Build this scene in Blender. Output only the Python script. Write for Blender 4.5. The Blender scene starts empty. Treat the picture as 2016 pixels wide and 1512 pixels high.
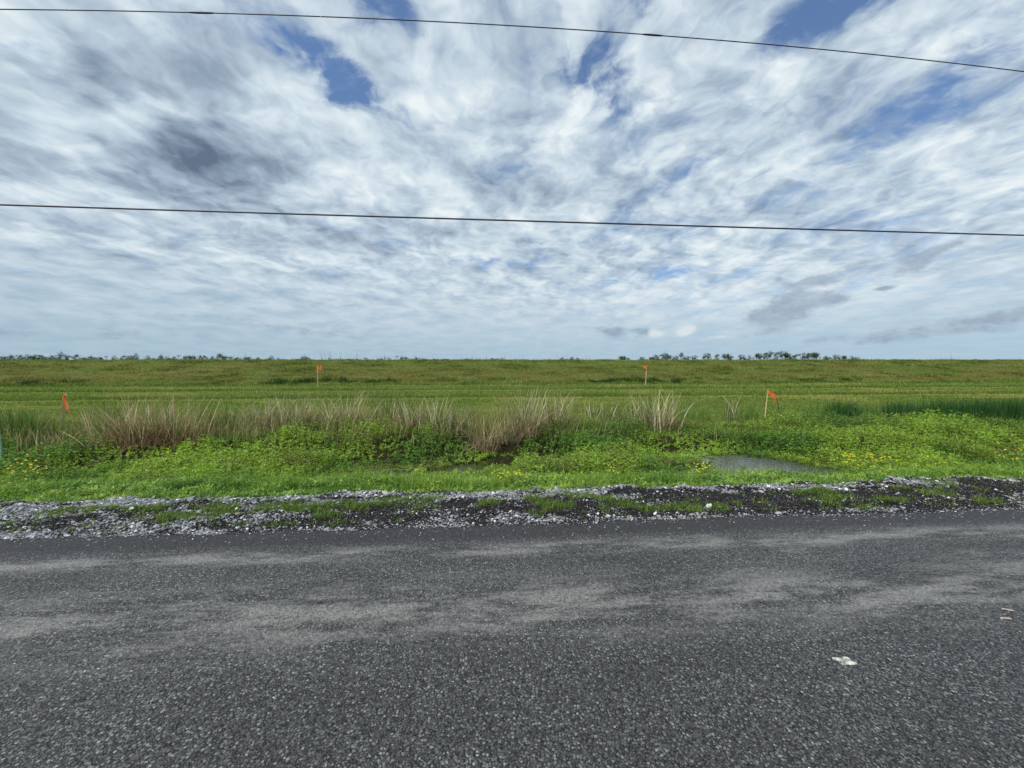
import bpy, math, random
import numpy as np
R = math.radians
rng = np.random.default_rng(7)
random.seed(7)
scene = bpy.context.scene
C = scene.collection

# ------------------------------------------------------------------ camera
EYE = 1.6
YAW = R(-4.2)
PITCH = R(-3.3)
F = 760.0                       # focal length in pixels of the 2016 wide photograph
cam_data = bpy.data.cameras.new('camera')
cam_data.sensor_width = 36.0
cam_data.lens = 36.0 * F / 2016.0
cam_data.clip_start = 0.05
cam_data.clip_end = 9000
cam = bpy.data.objects.new('camera', cam_data)
C.objects.link(cam)
cam.location = (0, 0, EYE)
cam.rotation_euler = (math.pi / 2 + PITCH, 0, YAW)
scene.camera = cam

def ray(px, py):
    x = (px - 1008.0) / F
    z = (756.0 - py) / F
    cp, sp = math.cos(PITCH), math.sin(PITCH)
    y1, z1 = cp - z * sp, sp + z * cp
    cy, sy = math.cos(YAW), math.sin(YAW)
    return np.array([x * cy - y1 * sy, x * sy + y1 * cy, z1])

def on_z(px, py, z):
    d = ray(px, py)
    t = (z - EYE) / d[2]
    return d[0] * t, d[1] * t

def on_y(px, py, y):
    d = ray(px, py)
    t = y / d[1]
    return d[0] * t, y, EYE + d[2] * t

def azel(px, py):
    d = ray(px, py)
    d = d / np.linalg.norm(d)
    return math.degrees(math.atan2(d[0], d[1])), math.degrees(math.asin(d[2]))

# ------------------------------------------------------------------ render look
EXPO = 0.8
SKY = 0.1
scene.view_settings.view_transform = 'Standard'
scene.view_settings.look = 'None'
scene.view_settings.exposure = EXPO
scene.view_settings.gamma = 1.0
scene.view_settings.use_curve_mapping = False
scene.render.engine = 'CYCLES'
scene.cycles.max_bounces = 5
scene.cycles.diffuse_bounces = 2
scene.cycles.transparent_max_bounces = 4

SUN_EL, SUN_AZ = R(54), R(-125)      # azimuth measured from +Y towards +X
sd = bpy.data.lights.new('sun', 'SUN')
sd.energy = 2.3
sd.angle = R(9)
sd.color = (1.0, 0.955, 0.89)
sun = bpy.data.objects.new('sun', sd)
C.objects.link(sun)
sun.rotation_euler = (math.pi / 2 - SUN_EL, 0, math.pi - SUN_AZ)

# ------------------------------------------------------------------ node helper
def srgb(r, g, b):
    def f(c):
        c /= 255.0
        return c / 12.92 if c <= 0.04045 else ((c + 0.055) / 1.055) ** 2.4
    return (f(r), f(g), f(b))

class N:
    def __init__(s, tree):
        s.t = tree
        s.t.nodes.clear()
    def n(s, typ, **kw):
        nd = s.t.nodes.new(typ)
        ins = kw.pop('ins', {})
        for k, v in kw.items():
            setattr(nd, k, v)
        for k, v in ins.items():
            s.put(nd.inputs[k], v)
        return nd
    def put(s, sock, v):
        if isinstance(v, bpy.types.NodeSocket):
            s.t.links.new(v, sock)
        else:
            if isinstance(v, tuple) and len(v) == 3 and sock.type == 'RGBA':
                v = v + (1.0,)
            sock.default_value = v
    def m(s, op, a, b=0.0, c=None, clamp=False):
        nd = s.t.nodes.new('ShaderNodeMath')
        nd.operation = op
        nd.use_clamp = clamp
        s.put(nd.inputs[0], a)
        s.put(nd.inputs[1], b)
        if c is not None:
            s.put(nd.inputs[2], c)
        return nd.outputs[0]
    def rng(s, v, a, b, c=0.0, d=1.0, kind='SMOOTHSTEP'):
        nd = s.t.nodes.new('ShaderNodeMapRange')
        nd.interpolation_type = kind
        nd.clamp = True
        for k, x in enumerate((v, a, b, c, d)):
            s.put(nd.inputs[k], x)
        return nd.outputs[0]
    def vm(s, op, a, b=(0, 0, 0)):
        nd = s.t.nodes.new('ShaderNodeVectorMath')
        nd.operation = op
        s.put(nd.inputs[0], a)
        if op == 'SCALE':
            s.put(nd.inputs['Scale'], b)
        else:
            s.put(nd.inputs[1], b)
        return nd.outputs[1] if op in ('LENGTH', 'DOT_PRODUCT', 'DISTANCE') else nd.outputs[0]
    def mapping(s, v, loc=(0, 0, 0), rot=(0, 0, 0), sc=(1, 1, 1), kind='POINT'):
        nd = s.t.nodes.new('ShaderNodeMapping')
        nd.vector_type = kind
        s.put(nd.inputs['Vector'], v)
        nd.inputs['Location'].default_value = loc
        nd.inputs['Rotation'].default_value = rot
        nd.inputs['Scale'].default_value = sc
        return nd.outputs[0]
    def noise(s, v, scale, detail=4, rough=0.5, dist=0.0, col=False):
        nd = s.t.nodes.new('ShaderNodeTexNoise')
        s.put(nd.inputs['Vector'], v)
        nd.inputs['Scale'].default_value = scale
        nd.inputs['Detail'].default_value = detail
        nd.inputs['Roughness'].default_value = rough
        nd.inputs['Distortion'].default_value = dist
        return nd.outputs['Color' if col else 'Fac']
    def mix(s, f, a, b, blend='MIX'):
        nd = s.t.nodes.new('ShaderNodeMix')
        nd.data_type = 'RGBA'
        nd.blend_type = blend
        nd.clamp_factor = True
        s.put(nd.inputs[0], f)
        s.put(nd.inputs[6], a)
        s.put(nd.inputs[7], b)
        return nd.outputs[2]
    def ramp(s, v, stops, interp='LINEAR'):
        nd = s.t.nodes.new('ShaderNodeValToRGB')
        s.put(nd.inputs[0], v)
        cr = nd.color_ramp
        cr.interpolation = interp
        while len(cr.elements) < len(stops):
            cr.elements.new(0.5)
        for e, (p, c) in zip(cr.elements, stops):
            e.position = p
            e.color = tuple(c) + (1.0,)
        return nd.outputs[0]

# ------------------------------------------------------------------ sky
world = bpy.data.worlds.new('World')
scene.world = world
world.use_nodes = True
world.cycles.sampling_method = 'MANUAL'
world.cycles.sample_map_resolution = 256
w = N(world.node_tree)
D = w.n('ShaderNodeTexCoord').outputs['Generated']
sep = w.n('ShaderNodeSeparateXYZ', ins={0: D})
dx, dy, dz = sep.outputs
dzc = w.m('MAXIMUM', dz, 0.0)
az = w.m('MULTIPLY', w.m('ARCTAN2', dx, dy), 57.2958)
el = w.m('MULTIPLY', w.m('ARCSINE', dz), 57.2958)
AE = w.n('ShaderNodeCombineXYZ', ins={0: az, 1: el}).outputs[0]
den = w.m('ADD', dzc, 0.17)
Q = w.n('ShaderNodeCombineXYZ', ins={0: w.m('DIVIDE', dx, den), 1: w.m('DIVIDE', dy, den), 2: 0.0}).outputs[0]
VP = R(-16)                         # the cloud rows run towards this bearing
Qr = w.mapping(Q, rot=(0, 0, VP * -1 * -1))
# warp of the plan coordinates, so that rows and puffs are ragged
wq = w.vm('SCALE', w.vm('SUBTRACT', w.noise(Q, 3.2, 3, 0.55, col=True), (0.5, 0.5, 0.5)), 0.24)
Qw = w.vm('ADD', Q, wq)
Qs = w.mapping(Qw, rot=(0, 0, R(-16)))
Qs = w.mapping(Qs, sc=(1.0, 0.46, 1.0))
streak = w.noise(Qs, 5.0, 6, 0.53)
puff = w.noise(w.mapping(Qw, loc=(5.3, 2.1, 1.0), sc=(1.0, 0.85, 1)), 4.9, 6, 0.54)
# the same puffs a little further from the sun: the difference is their lit and shaded side
puff_s = w.noise(w.mapping(Qw, loc=(5.3 + 0.035, 2.1 - 0.03, 1.0), sc=(1.0, 0.85, 1)), 4.9, 4, 0.54)
fine_n = w.noise(w.mapping(Qw, loc=(9.3, 1.1, 3.0)), 15.0, 4, 0.58)
big = w.noise(w.mapping(Q, loc=(2.0, 4.4, 0)), 1.7, 3, 0.5)
# warp of the bearing/elevation coordinates for single clouds
wa = w.vm('SCALE', w.vm('SUBTRACT', w.noise(w.mapping(AE, sc=(0.10, 0.16, 1)), 1.0, 5, 0.62, col=True), (0.5, 0.5, 0.5)), 8.0)
wa = w.vm('MULTIPLY', wa, (1.0, 0.62, 0.0))
lowf = w.rng(el, 2.0, 24.0, 0.28, 1.0, 'LINEAR')
wa = w.vm('SCALE', wa, lowf)
AW = w.vm('ADD', AE, wa)

def blobs(lst):
    """sum of soft ellipses on bearings; the running sum rides in z, so the nodes run one after another"""
    vec = AW
    for (x, y, rx, ry, rot, amp) in lst:
        a0, e0 = azel(x, y)
        a1, _ = azel(x + 10, y)
        _, e1 = azel(x, y - 10)
        ra, re = abs(a1 - a0) * rx / 10, abs(e1 - e0) * ry / 10
        mp = w.mapping(vec, loc=(a0, e0, 0), rot=(0, 0, R(rot)), sc=(ra, re, 1e7), kind='TEXTURE')
        v = w.rng(w.vm('LENGTH', mp), 0.0, 1.0, amp, 0.0)
        vec = w.vm('ADD', vec, w.n('ShaderNodeCombineXYZ', ins={2: v}).outputs[0])
    return w.n('ShaderNodeSeparateXYZ', ins={0: vec}).outputs[2]

# (x, y, radius x, radius y, turn, amount) of gaps and clouds as bearings
gaps = [
    (675, 155, 170, 80, -15, 1.5), (600, 95, 110, 85, 0, 0.8), (755, 20, 130, 70, 0, 1.4), (700, 175, 100, 50, 0, 0.5),
    (530, 70, 90, 60, 0, 0.45), (1185, 150, 110, 120, -20, 1.5), (1120, 120, 60, 70, 0, 0.7), (1050, 150, 60, 70, 0, 0.3),
    (1640, 15, 240, 95, 0, 1.4), (1900, 100, 110, 70, 30, 0.6), (1980, 40, 90, 90, 0, 0.5), (1740, 260, 230, 85, 15, 0.42),
    (1930, 300, 220, 110, 0, 0.42), (1280, 300, 60, 26, 20, 0.75), (1350, 320, 90, 25, 20, 0.5), (970, 515, 120, 28, 0, 0.72),
    (880, 250, 110, 40, 20, 0.35), (900, 285, 60, 25, 0, 0.35), (1010, 335, 60, 22, 0, 0.3), (1300, 540, 160, 22, 0, 0.4),
    (170, 230, 60, 30, 0, 0.35), (790, 480, 70, 22, 0, 0.5), (1280, 0, 60, 60, 0, 0.6), (1900, 170, 200, 90, 20, 0.3),
]
darks = [
    (355, 270, 190, 160, 0, 0.62), (500, 315, 200, 105, 8, 0.62), (360, 360, 170, 105, 0, 0.40), (190, 115, 140, 75, 0, 0.36),
    (170, 160, 150, 60, 0, 0.25), (225, 345, 220, 45, 0, 0.28), (40, 300, 130, 70, 0, 0.26), (20, 210, 90, 50, 0, 0.2),
    (640, 480, 260, 36, 0, 0.24), (80, 420, 300, 30, 0, 0.16), (370, 30, 70, 40, 0, 0.2), (1080, 390, 320, 45, 8, 0.16),
    (1600, 680, 500, 28, 0, 0.10), (150, 500, 260, 30, 0, 0.12), (600, 300, 100, 40, 0, 0.05), (420, 140, 130, 60, 0, 0.22),
    (500, 405, 100, 30, 0, 0.2), (920, 450, 200, 30, 0, 0.14), (60, 30, 90, 60, 0, 0.12),
]
lights = [
    (310, 70, 170, 50, -15, 0.34), (60, 95, 150, 60, 0, 0.28), (270, 215, 70, 70, 0, 0.34), (640, 220, 200, 50, -10, 0.25),
    (880, 205, 220, 60, 10, 0.22), (330, 205, 110, 30, 0, 0.25), (650, 340, 120, 40, 0, 0.2), (1280, 180, 170, 60, 35, 0.18),
    (1480, 170, 200, 60, 30, 0.14), (1130, 240, 120, 60, 30, 0.2), (1290, 655, 30, 16, 0, 0.35), (1350, 648, 34, 22, 10, 0.45),
    (1310, 560, 420, 60, 0, 0.10), (1500, 600, 500, 60, 0, 0.12), (180, 290, 130, 40, 0, 0.2), (800, 400, 300, 40, 0, 0.14),
    (1700, 580, 260, 50, 0, 0.12), (1830, 470, 260, 40, 0, 0.10),
]
# low separate clouds, with crisp ragged edges
scud = [
    (1560, 605, 115, 42, 12, 1.3), (1630, 590, 62, 28, 0, 1.1), (1530, 640, 110, 30, 8, 0.9), (1490, 625, 60, 22, 0, 0.7), (1570, 575, 50, 16, 0, 0.7),
    (1625, 545, 75, 24, 14, 1.2), (1575, 560, 60, 16, 10, 1.0), (1525, 548, 28, 12, 0, 1.0), (1810, 512, 100, 36, 18, 1.3),
    (1870, 482, 75, 20, 12, 1.0), (1205, 650, 55, 20, 0, 1.1), (1262, 652, 24, 15, 0, 1.0), (1230, 665, 90, 11, 0, 0.5),
    (1900, 640, 260, 34, 6, 0.85), (2000, 615, 120, 24, 4, 0.6), (1730, 668, 260, 22, 2, 0.6), (1735, 568, 46, 8, 0, 1.0), (150, 655, 420, 20, 0, 0.6), (600, 650, 190, 14, -8, 0.7), (350, 620, 260, 12, 0, 0.5),
]
gap = w.m('MULTIPLY', blobs(gaps), w.m('ADD', w.rng(streak, 0.38, 0.62, 1.15, 0.55), w.m('MULTIPLY', w.m('SUBTRACT', 0.5, fine_n), 1.2)))
dark = blobs(darks)
dark = w.m('DIVIDE', dark, w.m('ADD', 1.0, w.m('MULTIPLY', dark, 1.15)))
lite = blobs(lights)
scd = blobs(scud)

right = w.rng(az, -16.0, 26.0, 0.0, 1.0)
tex = w.m('ADD', w.m('MULTIPLY', streak, w.m('ADD', 0.06, w.m('MULTIPLY', right, 0.62))),
          w.m('MULTIPLY', puff, w.m('SUBTRACT', 0.94, w.m('MULTIPLY', right, 0.62))))
fine = w.m('SUBTRACT', fine_n, 0.5)
relief = w.m('SUBTRACT', puff_s, puff)
# brightness of the cloud, and how much of the blue it covers
calm = w.rng(el, 0.5, 16.0, 0.35, 1.0)
bri = w.m('ADD', w.m('MULTIPLY', w.m('SUBTRACT', tex, 0.5), 1.25), w.m('MULTIPLY', relief, 1.9))
bri = w.m('ADD', bri, w.m('MULTIPLY', fine, 0.20))
bri = w.m('ADD', bri, w.m('MULTIPLY', w.m('SUBTRACT', big, 0.5), 0.55))
bri = w.m('ADD', w.m('MULTIPLY', bri, calm), 0.635)
bri = w.m('ADD', bri, w.m('SUBTRACT', lite, dark))
cov = w.m('ADD', w.m('ADD', w.m('MULTIPLY', w.m('SUBTRACT', tex, 0.5), 5.0), w.m('MULTIPLY', fine, 2.6)), 1.85)
cov = w.m('ADD', cov, w.m('MULTIPLY', dark, 2.5))
cov = w.m('SUBTRACT', cov, w.m('MULTIPLY', w.m('MINIMUM', gap, 1.5), 1.6))
cov = w.m('SUBTRACT', cov, w.m('MULTIPLY', right, 0.45))
cov = w.rng(cov, -0.8, 1.75, 0.0, 1.0, 'SMOOTHSTEP')
K = 1.0 / (SKY * 2 ** EXPO)
def kc(r, g, b):
    return tuple(c * K for c in srgb(r, g, b))
colr = w.ramp(bri, [(0.0, srgb(100, 116, 138)), (0.25, srgb(144, 162, 181)), (0.5, srgb(177, 195, 211)), (0.75, srgb(208, 223, 233)), (1.0, srgb(235, 244, 247))])
cloud = w.vm('SCALE', colr, K)
sky = w.n('ShaderNodeTexSky', sky_type='NISHITA', sun_disc=False, sun_elevation=SUN_EL, sun_rotation=SUN_AZ, altitude=0, air_density=1.0, dust_density=0.6, ozone_density=2.0)
blue = w.vm('MULTIPLY', sky.outputs[0], (0.37, 0.57, 0.76))
thin = w.mix(0.12, blue, kc(190, 205, 222))
full = w.mix(cov, thin, cloud)
# the air towards the horizon
lowmix = w.rng(el, 0.0, 14.0, 0.9, 0.0)
hz = w.mix(w.rng(az, -50, 50, 0.0, 1.0), kc(162, 188, 205), kc(170, 197, 215))
white_ = w.m('MULTIPLY', w.m('MULTIPLY', w.rng(az, -32, 6), w.rng(az, 34, 60, 1.0, 0.45)), w.rng(el, 1.0, 9.0))
hz2 = w.mix(w.m('MULTIPLY', w.rng(tex, 0.36, 0.64), w.rng(el, 0.5, 8.0, 0.12, 0.6)), hz, kc(205, 218, 228))
hz2 = w.mix(w.m('MULTIPLY', white_, 0.55), hz2, kc(212, 223, 231))
full = w.mix(lowmix, full, hz2)
edge_n = w.noise(w.mapping(AE, sc=(0.30, 0.55, 1)), 1.0, 6, 0.66)
sm = w.rng(w.m('ADD', scd, w.m('MULTIPLY', w.m('SUBTRACT', edge_n, 0.5), 2.2)), 0.18, 1.10)
scol = w.mix(w.rng(edge_n, 0.3, 0.7, 1.0, 0.0), kc(138, 157, 178), kc(168, 185, 202))
full = w.mix(w.m('MULTIPLY', sm, 0.78), full, scol)
cum = blobs([(1290, 655, 34, 16, 0, 1.0), (1350, 648, 44, 22, 12, 1.1), (1420, 662, 60, 8, 0, 0.6)])
cum = w.rng(w.m('ADD', cum, w.m('MULTIPLY', w.m('SUBTRACT', edge_n, 0.5), 2.2)), 0.35, 1.0, 0, 0.75)
full = w.mix(cum, full, kc(224, 230, 233))
# below the horizon
full = w.mix(w.rng(el, -1.5, -0.2, 1.0, 0.0), full, kc(96, 104, 84))
bg = w.n('ShaderNodeBackground', ins={'Color': full, 'Strength': SKY})
wo = w.n('ShaderNodeOutputWorld', ins={'Surface': bg.outputs[0]})

# ------------------------------------------------------------------ mesh helpers
def tag(o, label=None, cat=None, group=None, kind=None):
    if label: o['label'] = label
    if cat: o['category'] = cat
    if group: o['group'] = group
    if kind: o['kind'] = kind
    return o

def mesh_np(name, V, faces, mat, parent=None, col=None, smooth=False):
    """faces: list of (n,k) integer arrays"""
    me = bpy.data.meshes.new(name)
    V = np.ascontiguousarray(V, dtype=np.float32)
    me.vertices.add(len(V))
    me.vertices.foreach_set('co', V.ravel())
    loops = np.concatenate([f.ravel() for f in faces]).astype(np.int32)
    tot = np.concatenate([np.full(len(f), f.shape[1]) for f in faces]).astype(np.int32)
    st = np.concatenate([[0], np.cumsum(tot)[:-1]]).astype(np.int32)
    me.loops.add(len(loops))
    me.loops.foreach_set('vertex_index', loops)
    me.polygons.add(len(tot))
    me.polygons.foreach_set('loop_start', st)
    me.polygons.foreach_set('loop_total', tot)
    me.update(calc_edges=True)
    me.polygons.foreach_set('use_smooth', np.full(len(tot), smooth))
    if col is not None:
        a = me.attributes.new('col', 'FLOAT_COLOR', 'POINT')
        c4 = np.ones((len(V), 4), dtype=np.float32)
        c4[:, :3] = col
        a.data.foreach_set('color', c4.ravel())
    me.materials.append(mat)
    o = bpy.data.objects.new(name, me)
    C.objects.link(o)
    if parent:
        o.parent = parent
    return o

def empty(name, loc=(0, 0, 0), rz=0):
    o = bpy.data.objects.new(name, None)
    o.empty_display_size = 0.2
    o.location = loc
    o.rotation_euler = (0, 0, rz)
    C.objects.link(o)
    return o

_lat = np.random.default_rng(99).random((257, 257))
def vnoise(x, y, s=1.0, oct=3, off=0.0, rough=0.5):
    x = np.asarray(x, float) / s + off * 17.3 + 1000
    y = np.asarray(y, float) / s + off * 5.7 + 1000
    out, amp, tot = 0, 1.0, 0
    for _ in range(oct):
        xi, yi = np.floor(x).astype(int), np.floor(y).astype(int)
        fx, fy = x - xi, y - yi
        fx, fy = fx * fx * (3 - 2 * fx), fy * fy * (3 - 2 * fy)
        a, b, c, d = _lat[xi % 256, yi % 256], _lat[(xi + 1) % 256, yi % 256], _lat[xi % 256, (yi + 1) % 256], _lat[(xi + 1) % 256, (yi + 1) % 256]
        out = out + amp * ((a * (1 - fx) + b * fx) * (1 - fy) + (c * (1 - fx) + d * fx) * fy)
        tot += amp
        amp *= rough
        x, y = x * 2.03 + 11, y * 2.03 + 7
    return out / tot
def sstep(v, a, b):
    t = np.clip((v - a) / (b - a), 0, 1)
    return t * t * (3 - 2 * t)
def lerp(a, b, t):
    t = np.asarray(t)[..., None]
    return np.asarray(a) * (1 - t) + np.asarray(b) * t

def strips(P, L, W, az, lean, curl, segs):
    """tapering grass blades: P (n,3), length, width, bearing, first lean and added curl (radians)"""
    n = len(P)
    d = np.stack([np.cos(az), np.sin(az), np.zeros(n)], 1)
    sa = az + np.pi / 2 + rng.normal(0, 0.5, n)
    side = np.stack([np.cos(sa), np.sin(sa), np.zeros(n)], 1)
    nv = 2 * segs + 1
    V = np.empty((n, nv, 3))
    pos = P.copy()
    for k in range(segs + 1):
        t = k / segs
        if k:
            th = lean + curl * (t - 0.5 / segs)
            pos = pos + (L / segs)[:, None] * (np.sin(th)[:, None] * d + np.cos(th)[:, None] * np.array([0, 0, 1.0]))
        if k == segs:
            V[:, nv - 1] = pos
        else:
            hw = (W * 0.5 * (1 - t) ** 0.6)[:, None] * side
            V[:, 2 * k] = pos - hw
            V[:, 2 * k + 1] = pos + hw
    base = (np.arange(n) * nv)[:, None]
    q = [base + np.array([2 * k, 2 * k + 1, 2 * k + 3, 2 * k + 2]) for k in range(segs - 1)]
    tr = base + np.array([2 * segs - 2, 2 * segs - 1, 2 * segs])
    F_ = []
    if q:
        F_.append(np.concatenate(q))
    F_.append(tr)
    return V.reshape(-1, 3), F_, nv

def leaves(P, az, tilt, L, W, roll=None):
    n = len(P)
    ct, st = np.cos(tilt), np.sin(tilt)
    d = np.stack([ct * np.cos(az), ct * np.sin(az), st], 1)
    if roll is None:
        roll = rng.normal(0, 0.45, n)
    sd_ = np.stack([-np.sin(az), np.cos(az), np.zeros(n)], 1)
    up = np.cross(d, sd_)
    side = sd_ * np.cos(roll)[:, None] + up * np.sin(roll)[:, None]
    mid = P + d * (L * 0.42)[:, None] + up * (L * 0.06)[:, None] * -1
    V = np.empty((n, 4, 3))
    V[:, 0] = P
    V[:, 1] = mid - side * (W * .5)[:, None]
    V[:, 2] = P + d * L[:, None]
    V[:, 3] = mid + side * (W * .5)[:, None]
    base = (np.arange(n) * 4)[:, None]
    return V.reshape(-1, 3), [base + np.array([0, 1, 2, 3])], 4

def join(parts):
    """parts: list of (V, faces, col per vertex)"""
    Vs, Fs, Cs, off = [], {}, [], 0
    for V, F_, c in parts:
        Vs.append(V)
        Cs.append(c)
        for f in F_:
            Fs.setdefault(f.shape[1], []).append(f + off)
        off += len(V)
    return np.concatenate(Vs), [np.concatenate(v) for v in Fs.values()], np.concatenate(Cs)

def tube_np(pts, rad, sides=6):
    pts = np.asarray(pts, float)
    rad = np.asarray(rad, float)
    n = len(pts)
    V = np.empty((n, sides, 3))
    tan = np.gradient(pts, axis=0)
    tan /= np.linalg.norm(tan, axis=1)[:, None]
    ref = np.array([0, 1.0, 0]) if abs(tan[0][1]) < 0.8 else np.array([0, 0, 1.0])
    for i in range(n):
        a = np.cross(tan[i], ref); a /= np.linalg.norm(a)
        b = np.cross(tan[i], a)
        for k in range(sides):
            an = 2 * math.pi * k / sides
            V[i, k] = pts[i] + rad[i] * (math.cos(an) * a + math.sin(an) * b)
    q = []
    for i in range(n - 1):
        for k in range(sides):
            k2 = (k + 1) % sides
            q.append((i * sides + k, i * sides + k2, (i + 1) * sides + k2, (i + 1) * sides + k))
    caps = np.array([list(range(sides))[::-1], [(n - 1) * sides + k for k in range(sides)]])
    return V.reshape(-1, 3), [np.array(q), caps]

def box_np(sx, sy, sz, c=(0, 0, 0), taper=1.0):
    v = np.array([(x, y, z) for z in (-1, 1) for y in (-1, 1) for x in (-1, 1)], float) * 0.5
    v[4:, :2] *= taper
    v = v * np.array([sx, sy, sz]) + np.array(c)
    f = np.array([(0, 2, 3, 1), (4, 5, 7, 6), (0, 1, 5, 4), (2, 6, 7, 3), (0, 4, 6, 2), (1, 3, 7, 5)])
    return v, [f]

# ------------------------------------------------------------------ materials
def mat(name):
    m = bpy.data.materials.new(name)
    m.use_nodes = True
    return m, N(m.node_tree)
def out(n, sh, disp=None):
    o = n.n('ShaderNodeOutputMaterial', ins={'Surface': sh})
    return o
def princ(n, col, rough=0.7, spec=0.3, normal=None, **kw):
    p = n.n('ShaderNodeBsdfPrincipled', ins={'Base Color': col, 'Roughness': rough, 'Specular IOR Level': spec})
    for k, v in kw.items():
        n.put(p.inputs[k], v)
    if normal is not None:
        n.put(p.inputs['Normal'], normal)
    return p.outputs[0]
def bump(n, h, strength, dist):
    return n.n('ShaderNodeBump', ins={'Height': h, 'Strength': strength, 'Distance': dist}).outputs[0]

def foliage_mat(name, trans=0.35, rough=0.5, spec=0.25, tint=(1.15, 1.25, 0.6)):
    m, n = mat(name)
    at = n.n('ShaderNodeAttribute', attribute_name='col').outputs['Color']
    p = princ(n, at, rough, spec)
    tcol = n.vm('MULTIPLY', at, tint)
    t = n.n('ShaderNodeBsdfTranslucent', ins={'Color': tcol}).outputs[0]
    mx = n.n('ShaderNodeMixShader', ins={0: trans, 1: p, 2: t}).outputs[0]
    out(n, mx)
    return m
M_leaf = foliage_mat('leaf', 0.35, 0.45, 0.35)
M_grass = foliage_mat('grass_blade', 0.3, 0.6, 0.2)
M_dry = foliage_mat('dry_blade', 0.2, 0.7, 0.15, (1.1, 1.05, 0.9))

def col_mat(name, rough, spec):
    m, n = mat(name)
    at = n.n('ShaderNodeAttribute', attribute_name='col').outputs['Color']
    pos = n.n('ShaderNodeNewGeometry').outputs['Position']
    v = n.rng(n.noise(pos, 140, 3, 0.6), 0.3, 0.7, 0.75, 1.2, 'LINEAR')
    out(n, princ(n, n.vm('SCALE', at, v), rough, spec))
    return m
M_stone = col_mat('stone', 0.75, 0.3)

# asphalt with exposed chippings
m, n = mat('asphalt'); M_road = m
geo = n.n('ShaderNodeNewGeometry')
P = geo.outputs['Position']
sp = n.n('ShaderNodeSeparateXYZ', ins={0: P})
flat = n.vm('MULTIPLY', P, (1, 1, 0))
fw = n.vm('ADD', flat, n.vm('SCALE', n.noise(flat, 60, 2, 0.5, col=True), 0.008))
v1 = n.n('ShaderNodeTexVoronoi', feature='F1', ins={'Vector': fw, 'Scale': 74.0, 'Randomness': 1.0})
v2 = n.n('ShaderNodeTexVoronoi', feature='F1', ins={'Vector': fw, 'Scale': 165.0, 'Randomness': 1.0})
c1 = n.n('ShaderNodeSeparateColor', ins={0: v1.outputs['Color']})
c2 = n.n('ShaderNodeSeparateColor', ins={0: v2.outputs['Color']})
stone1 = n.ramp(c1.outputs[0], [(0.0, srgb(56, 58, 59)), (0.5, srgb(90, 92, 93)), (0.9, srgb(124, 127, 127)), (1.0, srgb(156, 158, 156))])
stone2 = n.ramp(c2.outputs[0], [(0.0, srgb(34, 34, 35)), (0.6, srgb(68, 69, 70)), (1.0, srgb(116, 117, 116))])
gapc = srgb(13, 13, 14)
body1 = n.rng(v1.outputs['Distance'], 0.38, 0.54, 1.0, 0.0)
body2 = n.rng(v2.outputs['Distance'], 0.42, 0.62, 1.0, 0.0)
keep = n.rng(c1.outputs[1], 0.14, 0.18)
base = n.mix(body2, gapc, stone2)
base = n.mix(n.m('MULTIPLY', body1, keep), base, stone1)
patch = n.noise(n.mapping(flat, sc=(0.5, 1.0, 1)), 1.3, 4, 0.6)
base = n.mix(n.rng(patch, 0.35, 0.7, 0.30, 0.0), base, gapc)
# pale dust driven along the wheel paths
yy = n.m('ADD', sp.outputs[1], n.m('MULTIPLY', n.m('SUBTRACT', n.noise(n.mapping(flat, sc=(0.6, 0.0, 0)), 1.0, 3, 0.5), 0.5), 0.22))
def band(c, wd, amp):
    return n.m('MULTIPLY', n.rng(n.m('ABSOLUTE', n.m('SUBTRACT', yy, c)), 0.0, wd, 1.0, 0.0), amp)
b = n.m('ADD', band(3.20, 0.20, 0.85), band(2.42, 0.55, 0.8))
b = n.m('ADD', b, band(2.95, 0.5, 0.12))
b = n.m('ADD', b, band(-1.2, 0.5, 0.8))
dn = n.noise(n.mapping(flat, sc=(0.5, 2.4, 1)), 2.3, 7, 0.74)
dn2 = n.noise(flat, 34, 4, 0.7)
df = n.m('ADD', n.m('MULTIPLY', n.rng(dn, 0.38, 0.62), b), n.m('MULTIPLY', n.m('SUBTRACT', dn2, 0.5), 1.5))
df = n.rng(df, -0.12, 1.0, 0.0, 0.78)
spots = None
for (x, y, r_) in [(1327, 1140, 0.05), (1365, 1211, 0.055), (1385, 1056, 0.06), (780, 1160, 0.06), (1340, 1195, 0.12), (560, 1235, 0.10), (470, 1215, 0.12), (1140, 1190, 0.14), (1560, 1085, 0.1), (730, 1232, 0.09), (1920, 1090, 0.1)]:
    sx, sy = on_z(x, y, 0)
    mp = n.mapping(flat, loc=(sx, sy, 0), sc=(r_ * 1.9, r_, 1), kind='TEXTURE')
    mp = n.vm('ADD', mp, n.vm('SCALE', n.vm('SUBTRACT', n.noise(flat, 22, 3, 0.6, col=True), (0.5, 0.5, 0.5)), 1.4))
    v = n.rng(n.vm('LENGTH', mp), 0.25, 1.0, 0.55, 0.0)
    spots = v if spots is None else n.m('MAXIMUM', spots, v)
df = n.m('MAXIMUM', df, n.m('MULTIPLY', spots, n.rng(dn2, 0.35, 0.6)))
dust = n.mix(n.noise(flat, 9, 3, 0.6), srgb(128, 128, 126), srgb(170, 168, 163))
df = n.m('MULTIPLY', df, n.m('SUBTRACT', 1.0, n.m('MULTIPLY', n.m('MAXIMUM', n.m('MULTIPLY', body1, keep), n.m('MULTIPLY', body2, 0.6)), 0.72)))
base = n.mix(df, base, dust)
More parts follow.
